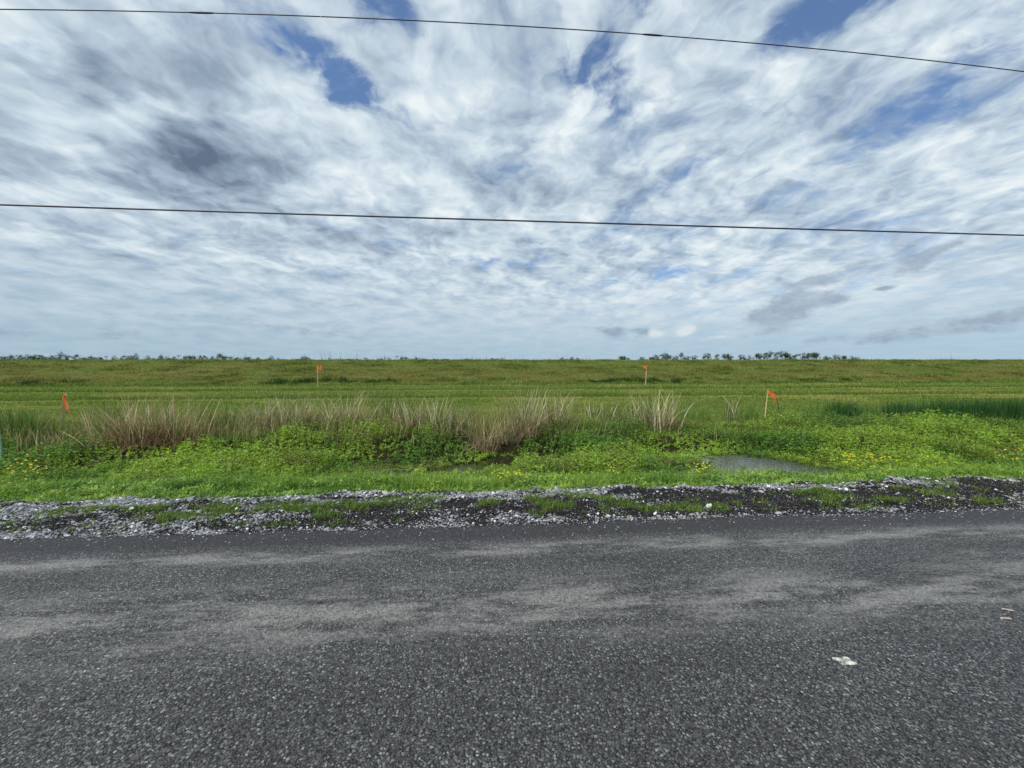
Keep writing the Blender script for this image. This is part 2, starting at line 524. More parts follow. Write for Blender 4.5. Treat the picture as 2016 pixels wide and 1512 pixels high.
# fresher, tighter and darker strip at the edge
edge = n.rng(n.m('ADD', sp.outputs[1], n.m('MULTIPLY', dn, 0.12)), 3.38, 3.55, 0.0, 0.72)
ec = n.mix(n.rng(dn2, 0.45, 0.75), srgb(36, 34, 36), srgb(64, 62, 64))
base = n.mix(edge, base, ec)
speck = n.n('ShaderNodeTexVoronoi', feature='F1', ins={'Vector': flat, 'Scale': 38.0, 'Randomness': 1.0})  # sparse small white specks mixed into the asphalt colour
gc = n.n('ShaderNodeSeparateColor', ins={0: speck.outputs['Color']})
gl = n.m('MULTIPLY', n.rng(gc.outputs[0], 0.982, 0.985), n.rng(speck.outputs['Distance'], 0.10, 0.16, 1.0, 0.0))
base = n.mix(gl, base, srgb(225, 228, 226))
h = n.m('ADD', n.m('MULTIPLY', n.m('MULTIPLY', body1, keep), n.m('ADD', 0.6, n.m('MULTIPLY', c1.outputs[2], 0.5))), n.m('MULTIPLY', body2, 0.35))
h = n.m('MULTIPLY', h, n.m('SUBTRACT', 1.0, n.m('MULTIPLY', df, 0.5)))
out(n, princ(n, base, 0.62, 0.32, bump(n, h, 0.85, 0.006)))

# soil below the verge, the field, the levee
def ground_mat(name, levee=False):
    m, n = mat(name)
    P = n.n('ShaderNodeNewGeometry').outputs['Position']
    sp = n.n('ShaderNodeSeparateXYZ', ins={0: P})
    a = n.noise(n.mapping(P, sc=(0.10, 0.75, 0.0)), 1.0, 6, 0.6)
    b = n.noise(P, 3.0, 6, 0.65)
    f = n.noise(P, 30.0, 3, 0.6)
    green = n.mix(n.rng(b, 0.35, 0.65), srgb(58, 72, 28), srgb(88, 103, 44))
    brown = n.mix(n.rng(f, 0.35, 0.65), srgb(88, 72, 40), srgb(118, 100, 62))
    c = n.mix(n.rng(a, 0.50, 0.72, 0.0, 0.75), green, brown)
    if not levee:
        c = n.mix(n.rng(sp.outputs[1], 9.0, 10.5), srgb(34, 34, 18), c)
        gr = n.mix(n.rng(f, 0.4, 0.6), srgb(60, 60, 62), srgb(120, 122, 126))
        c = n.mix(n.rng(sp.outputs[1], 4.7, 5.0), gr, c)
        c = n.mix(n.rng(sp.outputs[1], -6.5, -6.0, 1.0, 0.0), c, green)
    hh = n.m('ADD', b, n.m('MULTIPLY', f, 0.4))
    out(n, princ(n, c, 0.9, 0.1, bump(n, hh, 0.6, 0.05)))
    return m
M_ground = ground_mat('soil_and_turf')
M_levee = ground_mat('levee_turf', True)

# dark crumbled asphalt and grit of the shoulder
m, n = mat('dark_grit'); M_grit = m
P = n.n('ShaderNodeNewGeometry').outputs['Position']
a = n.noise(P, 55, 5, 0.7)
v = n.n('ShaderNodeTexVoronoi', feature='F1', ins={'Vector': P, 'Scale': 90.0})
vc = n.n('ShaderNodeSeparateColor', ins={0: v.outputs['Color']})
c = n.mix(n.rng(a, 0.4, 0.7), srgb(16, 14, 16), srgb(46, 42, 44))
c = n.mix(n.m('MULTIPLY', n.rng(vc.outputs[0], 0.86, 0.9), n.rng(v.outputs['Distance'], 0.3, 0.5, 1.0, 0.0)), c, srgb(130, 132, 138))
out(n, princ(n, c, 0.85, 0.2, bump(n, n.m('ADD', a, n.m('MULTIPLY', v.outputs['Distance'], -0.5)), 1.0, 0.015)))

m, n = mat('ditch_water'); M_water = m
P = n.n('ShaderNodeNewGeometry').outputs['Position']
wn = n.noise(n.mapping(P, sc=(1, 1.6, 1)), 9, 3, 0.5)
out(n, princ(n, srgb(42, 40, 26), 0.04, 1.0, bump(n, wn, 0.22, 0.03)))

def simple(name, c1, c2, scale, rough, spec, sc=(1, 1, 1), metallic=0.0):
    m, n = mat(name)
    co = n.n('ShaderNodeTexCoord').outputs['Object']
    v = n.noise(n.mapping(co, sc=sc), scale, 4, 0.6)
    c = n.mix(n.rng(v, 0.35, 0.65), c1, c2)
    out(n, princ(n, c, rough, spec, bump(n, v, 0.3, 0.004), Metallic=metallic))
    return m
M_wood = simple('stake_wood', srgb(178, 158, 118), srgb(205, 188, 150), 30, 0.7, 0.2, (1, 1, 0.1))
M_twig = simple('dark_stick', srgb(52, 44, 30), srgb(72, 62, 44), 30, 0.8, 0.2, (1, 1, 0.1))
M_cable = simple('cable_sheath', srgb(48, 46, 58), srgb(66, 64, 78), 3, 0.5, 0.4)
M_bark = simple('bark', srgb(86, 82, 72), srgb(120, 116, 104), 5, 0.9, 0.1)
M_litter = simple('crushed_litter', srgb(116, 120, 112), srgb(196, 202, 192), 28, 0.7, 0.3)
M_chip = simple('wood_chip', srgb(150, 142, 128), srgb(188, 180, 166), 40, 0.8, 0.2)
M_white = simple('white_block', srgb(186, 196, 196), srgb(222, 228, 226), 30, 0.7, 0.3)
M_post = simple('pale_post', srgb(120, 168, 150), srgb(150, 190, 172), 12, 0.5, 0.4)
m, n = mat('orange_ribbon'); M_ribbon = m
co = n.n('ShaderNodeTexCoord').outputs['Object']
c = n.mix(n.rng(n.noise(co, 16, 3, 0.6), 0.35, 0.65), srgb(255, 116, 40), srgb(255, 160, 96))
p = princ(n, c, 0.45, 0.4)
t = n.n('ShaderNodeBsdfTranslucent', ins={'Color': srgb(255, 165, 80)}).outputs[0]
out(n, n.n('ShaderNodeMixShader', ins={0: 0.4, 1: p, 2: t}).outputs[0])

# ------------------------------------------------------------------ terrain
WATER_Z = -0.42
PY = [-4000, -30, -8, -5.0, -4.2, -4.15, 3.5, 3.9, 4.3, 4.75, 5.3, 6.1, 6.7, 7.25, 7.75, 8.6, 9.4, 12, 27, 60, 4000]
PZ = [0, 0, -0.1, -0.05, -0.05, -0.03, -0.03, -0.03, -0.02, -0.05, -0.19, -0.40, -0.50, -0.50, -0.40, -0.22, -0.10, -0.04, 0, 0, 0]
POOL = on_z(1490, 915, WATER_Z)
def zg(x, y):
    x = np.asarray(x, float); y = np.asarray(y, float)
    near = (y > 4.8) & (y < 9.4)
    yo = y + np.where(near, 1, 0) * np.sin(np.clip((y - 4.8) / 4.6, 0, 1) * np.pi) * ((vnoise(x, x * 0, 2.6, 2, 3) - 0.5) * 1.3)
    z = np.interp(yo, PY, PZ)
    pool = np.clip(1 - ((x - POOL[0]) / 2.0) ** 2 - ((y - POOL[1]) / 0.9) ** 2, 0, 1)
    z = z - 0.30 * sstep(pool, 0, 0.5)
    back_ = np.clip(1 - ((x - POOL[0]) / 2.4) ** 2 - ((y - POOL[1] - 1.5) / 1.5) ** 2, 0, 1)
    z = z - 0.13 * sstep(back_, 0, 0.5) * (y > 7)
    k = sstep(y, 4.9, 6.0) * (1 - sstep(y, 60, 90))
    z = z + k * (vnoise(x, y, 0.9, 3, 1) - 0.5) * 0.12 * (1 - sstep(y, 9, 14) * 0.3)
    return z
def axis(marks):
    out_ = []
    for (a, b, st) in marks:
        out_.append(np.arange(a, b - 1e-6, st))
    out_.append([marks[-1][1]])
    return np.concatenate(out_)
def grid(name, xs, ys, zf, m, smooth=True):
    X, Y = np.meshgrid(xs, ys)
    Z = zf(X, Y)
    V = np.stack([X, Y, Z], -1).reshape(-1, 3)
    nx, ny = len(xs), len(ys)
    i, j = np.meshgrid(np.arange(nx - 1), np.arange(ny - 1))
    a = (j * nx + i).ravel()
    f = np.stack([a, a + 1, a + nx + 1, a + nx], 1)
    return mesh_np(name, V, [f], m, smooth=smooth)
xs = axis([(-4000, -400, 400), (-400, -60, 20), (-60, -18, 1.0), (-18, 18, 0.12), (18, 60, 1.0), (60, 400, 20), (400, 4000, 400)])
ys = axis([(-4000, -400, 400), (-400, -30, 37), (-30, -6, 3), (-6, 3.4, 0.5), (3.4, 11, 0.09), (11, 30, 0.4), (30, 60, 3), (60, 400, 20), (400, 4000, 400)])
tag(grid('ground', xs, ys, zg, M_ground), kind='structure')

def levee_z(x, y):
    z = np.interp(y, [26.6, 27.4, 29.0, 36.2, 37.6, 40.5, 42, 52], [-0.2, 0.02, 0.26, 1.62, 1.745, 1.745, 1.6, -0.2])
    k = sstep(y, 27.2, 28.5)
    return z + k * ((vnoise(x, y, 2.4, 3, 2) - 0.5) * 0.16 * (1 - sstep(y, 35.5, 37.4) * 0.82) + (vnoise(x, y, 12, 2, 5) - 0.5) * 0.06 * (1 - sstep(y, 35.5, 37.4)))
xl = axis([(-1500, -100, 50), (-100, 100, 0.5), (100, 1500, 50)])
yl = axis([(26.6, 42, 0.28), (42, 52, 1.0)])
tag(grid('levee', xl, yl, levee_z, M_levee), kind='structure')

# road sheet with a ragged far edge, real thickness at the edge
def edge_y(x):
    return 3.72 + (vnoise(x, x * 0, 0.55, 4, 8, 0.6) - 0.5) * 0.15 + (vnoise(x, x * 0, 4, 2, 6) - 0.5) * 0.1
xr = axis([(-4000, -200, 200), (-200, -20, 10), (-20, 20, 0.04), (20, 200, 10), (200, 4000, 200)])
e = edge_y(xr)
rows = [(-4.2, -0.06), (-4.15, 0.0), (-2, 0.02), (0, 0.02), (2, 0.012)]
V = [np.stack([xr, np.full_like(xr, y), np.full_like(xr, z)], 1) for y, z in rows]
V.append(np.stack([xr, e - 0.10, np.full_like(xr, 0.004)], 1))
V.append(np.stack([xr, e - 0.01, np.full_like(xr, -0.003) + 0.004 * (vnoise(xr, xr, 0.06, 2, 1) - .5)], 1))
V.append(np.stack([xr, e + 0.02, np.full_like(xr, -0.07)], 1))
V = np.concatenate(V)
nx = len(xr)
i, j = np.meshgrid(np.arange(nx - 1), np.arange(7))
a = (j * nx + i).ravel()
tag(mesh_np('road', V, [np.stack([a, a + 1, a + nx + 1, a + nx], 1)], M_road, smooth=True), kind='structure')

# shoulder sheet: dark grit with lumps
def shoulder_z(x, y):
    lump = sstep(vnoise(x, y * 1.8, 0.5, 3, 12), 0.45, 0.8) * 0.05
    fine_ = (vnoise(x, y, 0.05, 3, 4) - 0.5) * 0.028
    end = sstep(y, 4.85, 5.15)
    return zg(x, y) + 0.012 + (lump + fine_) * (1 - end) * sstep(y, 3.72, 3.95) - end * 0.06
xsd = axis([(-16, 16, 0.022)])
ysd = axis([(3.5, 5.2, 0.022)])
tag(grid('shoulder', xsd, ysd, shoulder_z, M_grit, smooth=False), kind='structure')

# water in the ditch
xw = axis([(-18, 18, 1.0)])
o = grid('water', xw, axis([(5.0, 9.0, 0.5)]), lambda X, Y: np.full_like(X, WATER_Z), M_water)
tag(o, kind='structure')

# ------------------------------------------------------------------ density masks taken as places on the ground
def spots_at(lst, z=-0.02):
    r = []
    for (x, y, rx, ry) in lst:
        a = on_z(x, y, z); b_ = on_z(x + rx, y, z); c_ = on_z(x, y - ry, z)
        r.append((a[0], a[1], abs(b_[0] - a[0]), max(abs(c_[1] - a[1]), 0.02)))
    return r
def field_of(sp_, x, y):
    o_ = np.zeros_like(x)
    for (cx, cy, rx, ry) in sp_:
        o_ = np.maximum(o_, 1 - np.sqrt(((x - cx) / rx) ** 2 + ((y - cy) / ry) ** 2))
    return o_
tufts_px = spots_at([(130, 1010, 60, 10), (200, 1008, 60, 9), (300, 1005, 60, 10), (350, 1020, 70, 12), (430, 1003, 70, 10), (450, 1016, 60, 9), (540, 1000, 60, 12), (620, 1002, 70, 12),
    (700, 998, 60, 11), (760, 990, 50, 10), (640, 1018, 40, 8), (830, 985, 40, 9), (965, 1000, 40, 9), (1060, 985, 50, 10), (1090, 1000, 60, 11), (1130, 980, 50, 10), (1180, 985, 50, 9), (1220, 992, 60, 10),
    (1260, 1003, 60, 9), (1340, 1000, 60, 9), (1370, 1008, 50, 7), (1600, 972, 50, 8), (1640, 998, 30, 10), (1630, 985, 60, 7), (1760, 990, 50, 8), (1850, 978, 40, 6), (1410, 1000, 20, 12), (1940, 990, 40, 5), (1050, 1015, 30, 6), (1700, 1000, 40, 6)])
black_px = spots_at([(1330, 975, 110, 11), (1420, 985, 150, 14), (1500, 985, 150, 13), (1560, 975, 120, 10), (1700, 978, 150, 10), (1850, 970, 160, 12), (1960, 960, 140, 14), (1250, 970, 70, 8),
    (900, 990, 50, 14), (560, 990, 90, 8), (700, 982, 110, 7), (740, 1000, 90, 9), (600, 1030, 110, 10), (680, 1022, 110, 8), (800, 1020, 60, 7), (430, 1038, 60, 9), (310, 1030, 60, 9), (80, 1040, 60, 9), (30, 1045, 60, 8), (400, 990, 50, 8), (60, 995, 60, 7), (150, 1025, 60, 6),
    (1150, 1005, 90, 9), (1050, 1010, 90, 8), (1300, 1012, 100, 8), (840, 965, 50, 5), (1900, 1000, 140, 12), (1550, 1000, 120, 8), (940, 1010, 60, 6), (1720, 1012, 90, 6), (1450, 1010, 90, 7)])

# ------------------------------------------------------------------ gravel stones
ph = (1 + 5 ** .5) / 2
ICO = np.array([(-1, ph, 0), (1, ph, 0), (-1, -ph, 0), (1, -ph, 0), (0, -1, ph), (0, 1, ph), (0, -1, -ph), (0, 1, -ph), (ph, 0, -1), (ph, 0, 1), (-ph, 0, -1), (-ph, 0, 1)]) / 1.9
ICF = np.array([(0, 11, 5), (0, 5, 1), (0, 1, 7), (0, 7, 10), (0, 10, 11), (1, 5, 9), (5, 11, 4), (11, 10, 2), (10, 7, 6), (7, 1, 8), (3, 9, 4), (3, 4, 2), (3, 2, 6), (3, 6, 8), (3, 8, 9), (4, 9, 5), (2, 4, 11), (6, 2, 10), (8, 6, 7), (9, 8, 1)])
def stones(P, S, col):
    n_ = len(P)
    V = ICO[None] * (1 + rng.normal(0, 0.13, (n_, 12, 1)))
    sc = np.stack([rng.uniform(0.8, 1.5, n_), rng.uniform(0.7, 1.1, n_), rng.uniform(0.35, 0.8, n_)], 1)
    V = V * sc[:, None, :] * S[:, None, None] * 0.5
    a = rng.uniform(0, 6.28, n_); b_ = rng.normal(0, 0.35, n_)
    cb, sb = np.cos(b_)[:, None], np.sin(b_)[:, None]
    x, y, z = V[..., 0], V[..., 1], V[..., 2]
    x, z = x * cb - z * sb, x * sb + z * cb
    ca, sa = np.cos(a)[:, None], np.sin(a)[:, None]
    x, y = x * ca - y * sa, x * sa + y * ca
    V = np.stack([x, y, z], -1) + P[:, None, :]
    f = (np.arange(n_) * 12)[:, None, None] + ICF[None]
    return V.reshape(-1, 3), [f.reshape(-1, 3)], np.repeat(col, 12, 0)
def stone_cols(n_, pale=True):
    t = rng.random(n_)
    c = lerp(srgb(74, 76, 80), srgb(156, 159, 165), t ** 0.9)
    wht = rng.random(n_) < 0.07
    c[wht] = np.array(srgb(218, 220, 222)) * rng.uniform(0.85, 1, (wht.sum(), 1))
    wr = rng.random(n_) < 0.12
    c[wr] = c[wr] * np.array([1.1, 1.0, 0.88])
    return c
NS = 480000
x = rng.uniform(-13.5, 13.5, NS); y = rng.uniform(3.62, 5.05, NS)
e_y = edge_y(x)
leftness = 1 - sstep(x, -4.6, -1.0)
rightness = sstep(x, 1.0, 4.5)
bk = field_of(black_px, x, y)
tf = field_of(tufts_px, x, y)
nz = vnoise(x, y * 2.2, 0.35, 3, 21)
top_ = sstep(y, 4.30, 4.5) * (1 - sstep(y, 4.70, 4.95 ))        # ridge of clean stones by the grass
dens = 0.10 + 0.66 * leftness + 0.75 * top_ * (1 - rightness * 0.72) + 0.34 * (1 - sstep(y, 3.82, 4.05)) * (1 - rightness * 0.7)
dens = dens * (0.25 + 1.2 * sstep(nz, 0.38, 0.62))
dens = dens * (1 - sstep(bk, 0.0, 0.4) * (0.94 - 0.25 * leftness)) * (1 - sstep(tf, 0.1, 0.5) * 0.6)
dens = dens * sstep(y - e_y, -0.02, 0.05)
dens = dens * (1 - sstep(y, 4.80 + 0.3 * (vnoise(x, x * 0, 0.7, 2, 31) - 0.5), 5.0))
k = rng.random(NS) < dens * 0.62
x, y = x[k], y[k]
S = rng.lognormal(math.log(0.0140), 0.45, len(x)).clip(0.007, 0.055)
S = S * (1 + 0.25 * sstep(y, 4.3, 4.6))
P_ = np.stack([x, y, shoulder_z(x, y) + S * 0.18], 1)
parts = [stones(P_, S, stone_cols(len(x)))]
# loose grit on the edge of the tarmac and small chips all over the dark parts
n2 = 9000
x = rng.uniform(-12, 12, n2); y = edge_y(x) + rng.exponential(0.10, n2) * rng.choice([-0.9, 2.5], n2, p=[0.3, 0.7])
S = rng.uniform(0.005, 0.016, n2)
zz = np.where(y < edge_y(x), 0.006, shoulder_z(x, y) + 0.003)
parts.append(stones(np.stack([x, y, zz], 1), S, stone_cols(n2)))
n3 = 26000
x = rng.uniform(-12, 12, n3); y = rng.uniform(3.75, 4.9, n3)
S = rng.uniform(0.010, 0.032, n3)
dc = lerp(srgb(14, 12, 14), srgb(52, 48, 50), rng.random(n3))
parts.append(stones(np.stack([x, y, shoulder_z(x, y) + S * 0.1], 1), S, dc))
V, F_, c_ = join(parts)
tag(mesh_np('gravel', V, F_, M_stone, col=c_), 'pale limestone gravel mixed with black asphalt crumbs along the road edge', 'gravel', kind='stuff')

# ------------------------------------------------------------------ grass and weeds
G_fresh = np.array([srgb(96, 130, 42), srgb(122, 152, 56), srgb(78, 114, 40), srgb(138, 160, 72)])
def palette(pal, n_, jit=0.12):
    c = pal[rng.integers(0, len(pal), n_)]
    return c * (1 + rng.normal(0, jit, (n_, 1))).clip(0.5, 1.6)
def gain(c, g):
    return np.clip(c * g, 0, 0.8)

def scatter(x0, x1, y0, y1, n_, power=1.0):
    y = y0 + (y1 - y0) * rng.random(n_) ** power
    half = 1.42 * y + 1.5
    sh = 0.0734 * y
    x = rng.uniform(-1, 1, n_) * half + sh
    return x, y

def add_blades(x, y, z, H, W, cols, lean=0.25, curl=0.6, segs=2):
    n_ = len(x)
    V, F_, nv = strips(np.stack([x, y, z], 1), H, W, rng.uniform(0, 6.283, n_), np.abs(rng.normal(0, lean, n_)), np.abs(rng.normal(curl, curl * 0.5, n_)), segs)
    return V, F_, np.repeat(cols, nv, 0)

# grass growing in the shoulder
parts = []
x = rng.uniform(-10, 11, 260000); y = rng.uniform(3.8, 4.9, 260000)
tf = field_of(tufts_px, x, y)
k = rng.random(len(x)) < sstep(tf + (vnoise(x, y, 0.12, 2, 41) - 0.5) * 0.9, 0.0, 0.6) * 0.8
x, y = x[k], y[k]
cl = vnoise(x, y, 0.2, 2, 42)
H = rng.uniform(0.02, 0.08, len(x)) * (0.5 + 1.1 * cl)
cols = gain(lerp(palette(G_fresh, len(x)), np.array(srgb(96, 104, 52)), (rng.random(len(x)) < 0.2) * 0.7), 0.78)
parts.append(add_blades(x, y, shoulder_z(x, y), H, rng.uniform(0.003, 0.006, len(x)), cols, 0.5, 0.9))
V, F_, c_ = join(parts)
tag(mesh_np('shoulder_grass', V, F_, M_grass, col=c_), 'short green grass in patches between the gravel and black crumbs beside the road', 'grass', kind='stuff')

# near bank: fresh grass between gravel and water
x, y = scatter(0, 0, 4.62, 6.5, 85000)
ed = 4.78 + 0.40 * (vnoise(x, x * 0, 0.9, 2, 31) - 0.5) + 0.22 * (vnoise(x, x * 0, 0.2, 2, 32) - 0.5)
hum = vnoise(x, y, 0.55, 3, 51)
k = (y > ed - rng.exponential(0.05, len(x))) & (rng.random(len(x)) < 0.35 + 0.65 * sstep(hum, 0.3, 0.6))
zz = zg(x, y)
k &= zz > WATER_Z - 0.07
x, y, zz, hum, ed = x[k], y[k], zz[k], hum[k], ed[k]
grow = sstep(y - ed, -0.05, 0.5)
H = (0.03 + 0.19 * grow * sstep(hum, 0.25, 0.75) ** 1.2 + 0.03 * grow) * rng.uniform(0.4, 1.5, len(x))
pt = vnoise(x, y, 1.1, 3, 52)
cols = palette(G_fresh, len(x))
cols = lerp(cols, np.array(srgb(60, 104, 44)), sstep(pt, 0.5, 0.75) * 0.7)
cols = lerp(cols, np.array(srgb(146, 160, 74)), (rng.random(len(x)) < 0.10) * 0.8)
parts = [add_blades(x, y, zz, H, rng.uniform(0.005, 0.011, len(x)), gain(cols, 1.05), 0.35, 0.8)]
V, F_, c_ = join(parts)
tag(mesh_np('bank_grass', V, F_, M_grass, col=c_), 'fresh bright green grass on the near bank of the ditch', 'grass', kind='stuff')

# leafy weeds of the ditch
def weeds(x, y, z, H, lay, L, cols, top):
    """plants with leaf whorls up the stem"""
    parts = []
    n_ = len(x)
    sx = rng.normal(0, 0.12, n_); sy = rng.normal(0, 0.12, n_)
    for k in range(lay):
        t = (k + 1) / lay
        if k < lay - 1 and lay > 3:
            m_ = rng.random(n_) < 0.85
        else:
            m_ = np.ones(n_, bool)
        idx = np.nonzero(m_)[0]
        nl = 5 if k == lay - 1 else 3
        idx = np.repeat(idx, nl)
        q = len(idx)
        P_ = np.stack([x[idx] + sx[idx] * H[idx] * t, y[idx] + sy[idx] * H[idx] * t, z[idx] + H[idx] * t], 1)
        ll = L[idx] * rng.uniform(0.7, 1.2, q) * (0.8 if k == lay - 1 else 1.0)
        til = rng.normal(0.55 if k == lay - 1 else 0.15, 0.3, q)
        V, F_, nv = leaves(P_, rng.uniform(0, 6.283, q), til, ll, ll * rng.uniform(0.30, 0.42, q))
        cc = cols[idx] * (1 + rng.normal(0, 0.10, (q, 1)))
        if k == lay - 1:
            cc = lerp(cc, np.array(top), np.full(q, 0.25))
        parts.append((V, F_, np.repeat(cc, nv, 0)))
    V, F_, nv = strips(np.stack([x, y, z], 1), H, np.full(n_, 0.004), np.arctan2(sy, sx), np.hypot(sx, sy), np.zeros(n_), 1)
    parts.append((V, F_, np.repeat(cols * np.array([1.2, 0.8, 0.7]), nv, 0)))
    return parts

water_open = spots_at([(1500, 918, 120, 26), (1410, 932, 70, 14), (1350, 938, 50, 9), (1480, 912, 80, 12), (930, 920, 55, 9), (870, 930, 50, 7), (790, 936, 50, 8), (700, 950, 60, 9), (640, 958, 60, 7), (985, 912, 40, 8), (1560, 935, 60, 10), (1620, 925, 40, 8)], WATER_Z)
x, y = scatter(0, 0, 4.85, 9.9, 27500)
BX, BY = [], []
for (px_, py_) in [(0, 872), (100, 876), (232, 874), (340, 874), (435, 858), (582, 854), (700, 850), (806, 848), (905, 858), (985, 872), (1036, 862), (1092, 850), (1172, 832), (1288, 844), (1400, 830), (1560, 826), (1775, 832), (1925, 836), (2016, 836)]:
    a_ = on_z(px_, py_, -0.14); BX.append(a_[0]); BY.append(a_[1])
back = np.interp(x, BX, BY) - 0.12 + (vnoise(x, x * 0, 0.5, 3, 66) - 0.5) * 0.7
k = y < back
x, y = x[k], y[k]
z = zg(x, y)
hum = vnoise(x, y, 0.8, 3, 61)
wo_ = field_of(water_open, x, y)
keep = rng.random(len(x)) < np.where(y < 6.3, 0.85, 0.96) * (1 - sstep(wo_, 0.0, 0.25) * 0.985)
far = sstep(y, 6.8, 8.0)
keep &= rng.random(len(x)) < 0.5 + sstep(hum, 0.3, 0.5)
x, y, z, hum, far = x[keep], y[keep], z[keep], hum[keep], far[keep]
z = np.maximum(z, WATER_Z)
low_ = np.clip(field_of([(a_, b_ + 0.45, c_ * 1.2, d_ * 3.4 + 0.9) for (a_, b_, c_, d_) in water_open], x, y) * 2.2, 0, 1)
H = (0.07 + 0.25 * sstep(hum, 0.3, 0.7) + 0.02 * far) * (1 - 0.84 * low_) * rng.uniform(0.7, 1.2, len(x))
H = np.where(y < 6.3, H * 0.55 * (0.25 + 0.75 * sstep(y, 4.9, 5.5)), H)
pt = vnoise(x, y, 1.5, 3, 62)
pt2 = vnoise(x, y, 0.5, 2, 63)
cols = lerp(np.array(srgb(72, 112, 38)), np.array(srgb(132, 160, 56)), sstep(pt, 0.38, 0.60))
cols = lerp(cols, np.array(srgb(96, 112, 50)), sstep(pt2, 0.6, 0.8) * 0.7)
redd = sstep(y, 6.9, 7.1) * (1 - sstep(y, 7.2, 7.8)) * sstep(pt2, 0.4, 0.6)
cols = lerp(cols, np.array(srgb(104, 92, 48)), redd * 0.6)
cols = gain(cols, 1.12)
xb_, yb_ = scatter(0, 0, 4.8, 6.4, 12000)
edb = 4.86 + 0.40 * (vnoise(xb_, xb_ * 0, 0.9, 2, 31) - 0.5)
kb = (yb_ > edb) & (rng.random(12000) < 0.25 + sstep(vnoise(xb_, yb_, 0.35, 3, 68), 0.35, 0.6)) & (zg(xb_, yb_) > WATER_Z - 0.02)
xb_, yb_, edb = xb_[kb], yb_[kb], edb[kb]
hb_ = (0.03 + 0.16 * sstep(yb_ - edb, 0, 0.6) * vnoise(xb_, yb_, 0.5, 3, 51)) * rng.uniform(0.7, 1.4, len(xb_))
cb_ = gain(lerp(lerp(np.array(srgb(56, 96, 34)), np.array(srgb(146, 168, 78)), sstep(vnoise(xb_, yb_, 0.25, 3, 69), 0.25, 0.75)), np.array(srgb(110, 148, 96)), (rng.random(len(xb_)) < 0.12) * 0.7), 1.15)
x, y, z, H, cols = np.concatenate([x, xb_]), np.concatenate([y, yb_]), np.concatenate([z, zg(xb_, yb_)]), np.concatenate([H, hb_]), np.concatenate([cols, cb_])
parts = weeds(x, y, z, H, 4, rng.uniform(0.04, 0.075, len(x)), cols, srgb(140, 176, 66))
# grass blades and old stems pushing through the weeds
ng_ = 14000
q_ = rng.integers(0, len(x), ng_)
xg, yg = x[q_] + rng.normal(0, 0.15, ng_), y[q_] + rng.normal(0, 0.12, ng_)
old = rng.random(ng_) < 0.22
cg = np.where(old[:, None], palette(np.array([srgb(150, 136, 92), srgb(120, 98, 64)]), ng_), palette(G_fresh, ng_))
hg = rng.uniform(0.5, 1.45, ng_) * H[q_] + 0.03
parts.append(add_blades(xg, yg, np.maximum(zg(xg, yg), WATER_Z), hg, rng.uniform(0.005, 0.010, ng_), cg, 0.3, 0.7, 3))
# thin sedge standing in the water
xw_, yw_ = scatter(0, 0, 6.1, 7.7, 9000)
kk = (zg(xw_, yw_) < WATER_Z + 0.02) & (rng.random(9000) < 0.25 + 0.75 * sstep(vnoise(xw_, yw_, 0.4, 2, 67), 0.5, 0.7))
xw_, yw_ = xw_[kk], yw_[kk]
parts.append(add_blades(xw_, yw_, np.full(len(xw_), WATER_Z), rng.uniform(0.04, 0.17, len(xw_)), np.full(len(xw_), 0.005), palette(G_fresh, len(xw_)), 0.2, 0.4))
V, F_, c_ = join(parts)
tag(mesh_np('ditch_weeds', V, F_, M_leaf, col=c_), 'dense leafy bright green weeds filling the roadside ditch', 'weeds', kind='stuff')

# mown field between ditch and levee
LINES = [17.3, 21.8]
def wob(x):
    return (vnoise(x, x * 0, 9, 2, 71) - 0.5) * 0.6
def field_blades(nb, y0, y1, hmin, hmax, wd):
    y = 1 / (1 / y1 + rng.random(nb) * (1 / y0 - 1 / y1))
    x = rng.uniform(-1, 1, nb) * (1.42 * y + 1.5) + 0.0734 * y
    z = zg(x, y)
    yw = y + wob(x)
    dark_ = np.zeros(nb); light_ = np.zeros(nb)
    for L_ in LINES:
        dark_ = np.maximum(dark_, sstep(yw, L_, L_ + 0.1) * (1 - sstep(yw, L_ + 0.6, L_ + 2.2)))
        light_ = np.maximum(light_, sstep(yw, L_ - 0.8, L_ - 0.2) * (1 - sstep(yw, L_, L_ + 0.08)))
    dark_ = np.maximum(dark_, sstep(yw, 26.3, 26.5))
    a = vnoise(x, y * 2.5, 3.5, 4, 72)
    b_ = vnoise(x, y, 0.5, 3, 73)
    straw = sstep(a, 0.48, 0.75) * 0.55 + (rng.random(nb) < 0.28) * 0.5
    c = lerp(palette(np.array([srgb(82, 106, 34), srgb(96, 120, 42), srgb(70, 98, 34)]), nb), np.array(srgb(150, 144, 84)), np.clip(straw + light_ * 0.5, 0, 0.9))
    c = lerp(c, np.array(srgb(64, 88, 28)), dark_ * 0.65)
    H = rng.uniform(hmin, hmax, nb) * (0.6 + 0.8 * b_) * (1 + dark_ * 0.9) * (1 - 0.35 * light_)
    return add_blades(x, y, z, H, wd * (y / 12.0), gain(c, 1.38), 0.6, 0.7)
parts = [field_blades(150000, 9.2, 15.5, 0.04, 0.10, 0.010), field_blades(150000, 15.5, 28.2, 0.05, 0.11, 0.014)]
V, F_, c_ = join(parts)
tag(mesh_np('field_grass', V, F_, M_grass, col=c_), 'mown green and straw coloured grass of the flat field below the levee', 'grass', kind='stuff')

